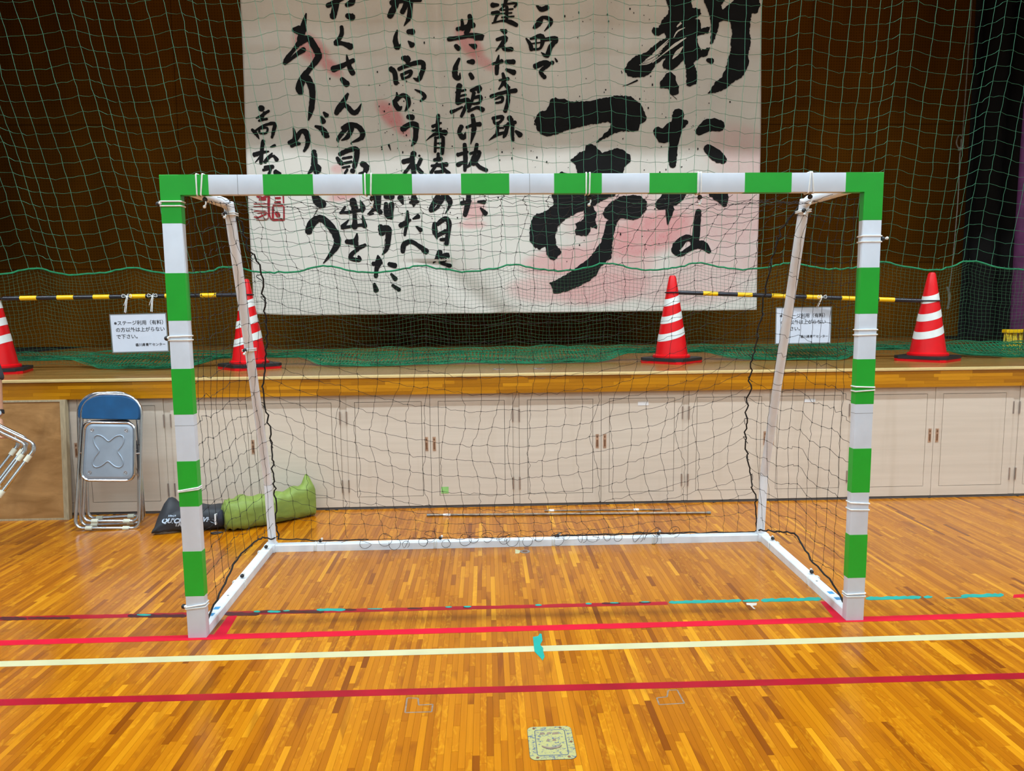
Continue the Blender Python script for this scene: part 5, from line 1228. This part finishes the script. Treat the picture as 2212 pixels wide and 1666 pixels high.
# round socket in the court
sx_, sy_ = at(1134, 1192, Z=0)[:2]; s_ = thing('court_floor_socket', (sx_, sy_, 0), 'small round brass floor socket just in front of the rear base bar', 'floor socket')
g = G(); g.lathe([(.03, 0), (.03, .0015), (.026, .0022), (.02, .0018), (.001, .0018)], 24, (sx_, sy_, 0)); g.obj('ring', M['steel'], s_)
g = G(); g.lathe([(.016, .0018), (.015, .003), (.001, .003)], 18, (sx_, sy_, 0)); g.obj('cap', M['brass_dark'], s_)

# ------------------------------------------------------------------ person at the left edge
def skin_mesh(name, verts, edges, radii, mat, parent, root=0, sub=2, org=(0, 0, 0)):
    me = bpy.data.meshes.new(name); me.from_pydata([tuple(np.array(v)-np.array(org)) for v in verts], edges, [])
    o_ = bpy.data.objects.new(name, me); C.objects.link(o_)
    md = o_.modifiers.new('skin', 'SKIN'); md.use_smooth_shade = True; md.branch_smoothing = .5
    for k, v in enumerate(me.skin_vertices[0].data): r_ = radii[k]; v.radius = (r_, r_) if isinstance(r_, (int, float)) else r_; v.use_root = (k == root)
    sb = o_.modifiers.new('sub', 'SUBSURF'); sb.levels = sb.render_levels = sub
    bpy.context.view_layer.update(); dg = bpy.context.evaluated_depsgraph_get(); m2 = bpy.data.meshes.new_from_object(o_.evaluated_get(dg))
    bpy.data.objects.remove(o_); m2.name = name; m2.materials.clear(); m2.materials.append(mat); m2.polygons.foreach_set('use_smooth', [True]*len(m2.polygons))
    r2 = bpy.data.objects.new(name, m2); link(r2, parent); return r2
YP = 1.30
wr = np.array(at(-4, 903, Y=YP-.06)); el = np.array(at(-14, 815, Y=YP-.0)); hd = np.array(at(3, 940, Y=YP-.09))
PX = wr[0]-.35; org = (PX, YP, 0)
per_ = thing('person', org, 'person in charcoal shirt with blue bib cut by the left frame edge, carrying folded chairs', 'person')
sh_r = np.array([PX+.19, YP, 1.40]); sh_l = np.array([PX-.19, YP, 1.40])
V_ = [(PX, YP, .93), (PX, YP, 1.10), (PX, YP+.01, 1.30), (PX, YP, 1.42), (PX, YP-.005, 1.50), (PX, YP+.01, 1.56), (PX, YP+.015, 1.64), (PX, YP+.01, 1.70),
      tuple(sh_r), tuple(el), tuple(wr), tuple(sh_l), (PX-.25, YP-.02, 1.12), (PX-.26, YP+.10, .88),
      (PX+.10, YP, .88), (PX+.11, YP+.02, .48), (PX+.11, YP-.03, .09), (PX+.12, YP+.10, .035),
      (PX-.10, YP, .88), (PX-.12, YP+.03, .48), (PX-.13, YP-.01, .09), (PX-.14, YP+.12, .035)]
E_ = [(0, 1), (1, 2), (2, 3), (3, 4), (4, 5), (5, 6), (6, 7), (3, 8), (8, 9), (9, 10), (3, 11), (11, 12), (12, 13), (0, 14), (14, 15), (15, 16), (16, 17), (0, 18), (18, 19), (19, 20), (20, 21)]
rad = [(.15, .11), (.13, .10), (.155, .105), (.10, .08), .052, (.07, .085), (.078, .095), (.06, .07), .062, .044, .028, .062, .044, .028, .085, .058, .042, .035, .085, .058, .042, .035]
skin_mesh('body', V_, E_, rad, M['skin'], per_, org=org)
# hand with fingers closing on the chair tube
hv = Vector(hd-wr).normalized(); wrv = Vector(wr); tb = Vector((.8, .25, -.25)).normalized(); across = Vector((.35, .9, 0)).normalized()
palm = [wrv, wrv+hv*.04, wrv+hv*.085]
Vh = [tuple(palm[0]), tuple(palm[1]), tuple(palm[2])]; Eh = [(0, 1), (1, 2)]; rh = [.026, (.020, .034), (.018, .038)]
skin_mesh('palm', Vh, Eh, rh, M['skin'], per_, org=org)
for k, L_ in enumerate((.062, .070, .066, .052)):
    b_ = palm[2]+across*(-.028+.0185*k); f1 = b_+hv*.025+Vector((.012, 0, 0)); f2 = f1+Vector((.026, 0, -.012))*L_/.066; f3 = f2+Vector((-.002, 0, .026))*L_/.066+Vector((.006, 0, 0))
    skin_mesh('finger', [tuple(palm[1]+across*(-.015+.01*k)), tuple(b_), tuple(f1), tuple(f2), tuple(f3)], [(0, 1), (1, 2), (2, 3), (3, 4)], [.009, .0095, .009, .0085, .0075], M['skin'], per_, sub=1, org=org)
b_ = palm[0]+hv*.03-across*.025; skin_mesh('thumb', [tuple(b_), tuple(b_+hv*.03+Vector((.022, -.012, 0))), tuple(b_+hv*.052+Vector((.036, -.006, 0))), tuple(b_+hv*.066+Vector((.042, .01, 0)))], [(0, 1), (1, 2), (2, 3)], [.012, .0115, .0105, .009], M['skin'], per_, sub=1, org=org)
s2 = lambda a, b, t: tuple(np.array(a)+(np.array(b)-np.array(a))*t)
cuffR = s2(el, wr, .12)
skin_mesh('shirt', [(PX, YP, .92), (PX, YP, 1.12), (PX, YP+.01, 1.30), (PX, YP, 1.42), tuple(sh_r), tuple(el), cuffR, tuple(sh_l), (PX-.25, YP-.02, 1.12), (PX-.255, YP+.01, 1.05), (PX, YP, 1.46)],
          [(0, 1), (1, 2), (2, 3), (3, 4), (4, 5), (5, 6), (3, 7), (7, 8), (8, 9), (3, 10)], [(.165, .125), (.15, .118), (.17, .12), (.115, .09), .075, .058, .058, .075, .056, .054, .065], M['shirt_dark'], per_, org=org)
skin_mesh('bib', [(PX, YP, 1.0), (PX, YP, 1.15), (PX, YP+.01, 1.32), (PX, YP, 1.40)], [(0, 1), (1, 2), (2, 3)], [(.185, .137), (.165, .132), (.182, .134), (.13, .105)], M['bib_blue'], per_, org=org)
skin_mesh('trousers', [(PX, YP, .95), (PX+.10, YP, .86), (PX+.11, YP+.02, .48), (PX+.11, YP-.02, .12), (PX-.10, YP, .86), (PX-.12, YP+.03, .48), (PX-.13, YP, .12)], [(0, 1), (1, 2), (2, 3), (0, 4), (4, 5), (5, 6)],
          [(.165, .125), .10, .075, .062, .10, .075, .062], M['trousers'], per_, org=org)
for dx, yy in ((.115, -.03), (-.135, -.01)):
    skin_mesh('shoe', [(PX+dx, YP+yy-.04, .045), (PX+dx, YP+yy+.06, .045), (PX+dx+.005*np.sign(dx), YP+yy+.18, .035)], [(0, 1), (1, 2)], [(.045, .045), (.048, .045), (.042, .034)], M['shoe'], per_, org=org)
skin_mesh('hair', [(PX, YP-.005, 1.64), (PX, YP-.01, 1.70), (PX, YP-.005, 1.745)], [(0, 1), (1, 2)], [(.086, .092), (.088, .10), (.06, .07)], M['hair'], per_, org=org)
hy = YP+.095; g = G()
for s_ in (-1, 1): g.sphere((PX+s_*.032, hy-.005, 1.645), .011, 10)
g.obj('eyes', M['label_white'], per_, True)
g = G(); g.tube([(PX, hy+.0, 1.645), (PX, hy+.02, 1.612)], [.006, .012], 8); g.obj('nose', M['skin'], per_, True)
g = G(); g.tube([(PX-.024, hy-.004, 1.585), (PX, hy+.003, 1.583), (PX+.024, hy-.004, 1.585)], .005, 6); g.obj('mouth', M['seal_red'], per_, True)
g = G()
for s_ in (-1, 1): g.sphere((PX+s_*.082, YP+.01, 1.63), .022, 10, (.4, .7, 1.2))
g.obj('ears', M['skin'], per_, True)
wa = Vector(s2(el, wr, .86)); wd_ = (Vector(wr)-Vector(el)).normalized(); g = G(); g.tube([wa-wd_*.01, wa+wd_*.01], .0345, 16); wt = g.obj('watch_band', M['black_rubber'], per_, True)
wc = wa+Vector((.022, -.028, 0)); g = G(); dn = Vector((.62, -.78, 0)); g.tube([wc-dn*.004, wc+dn*.005], .016, 16); g.obj('watch_face', M['watch'], wt)

for o in bpy.data.objects:
    for k in ('_w', 'snap'):
        if k in o: del o[k]
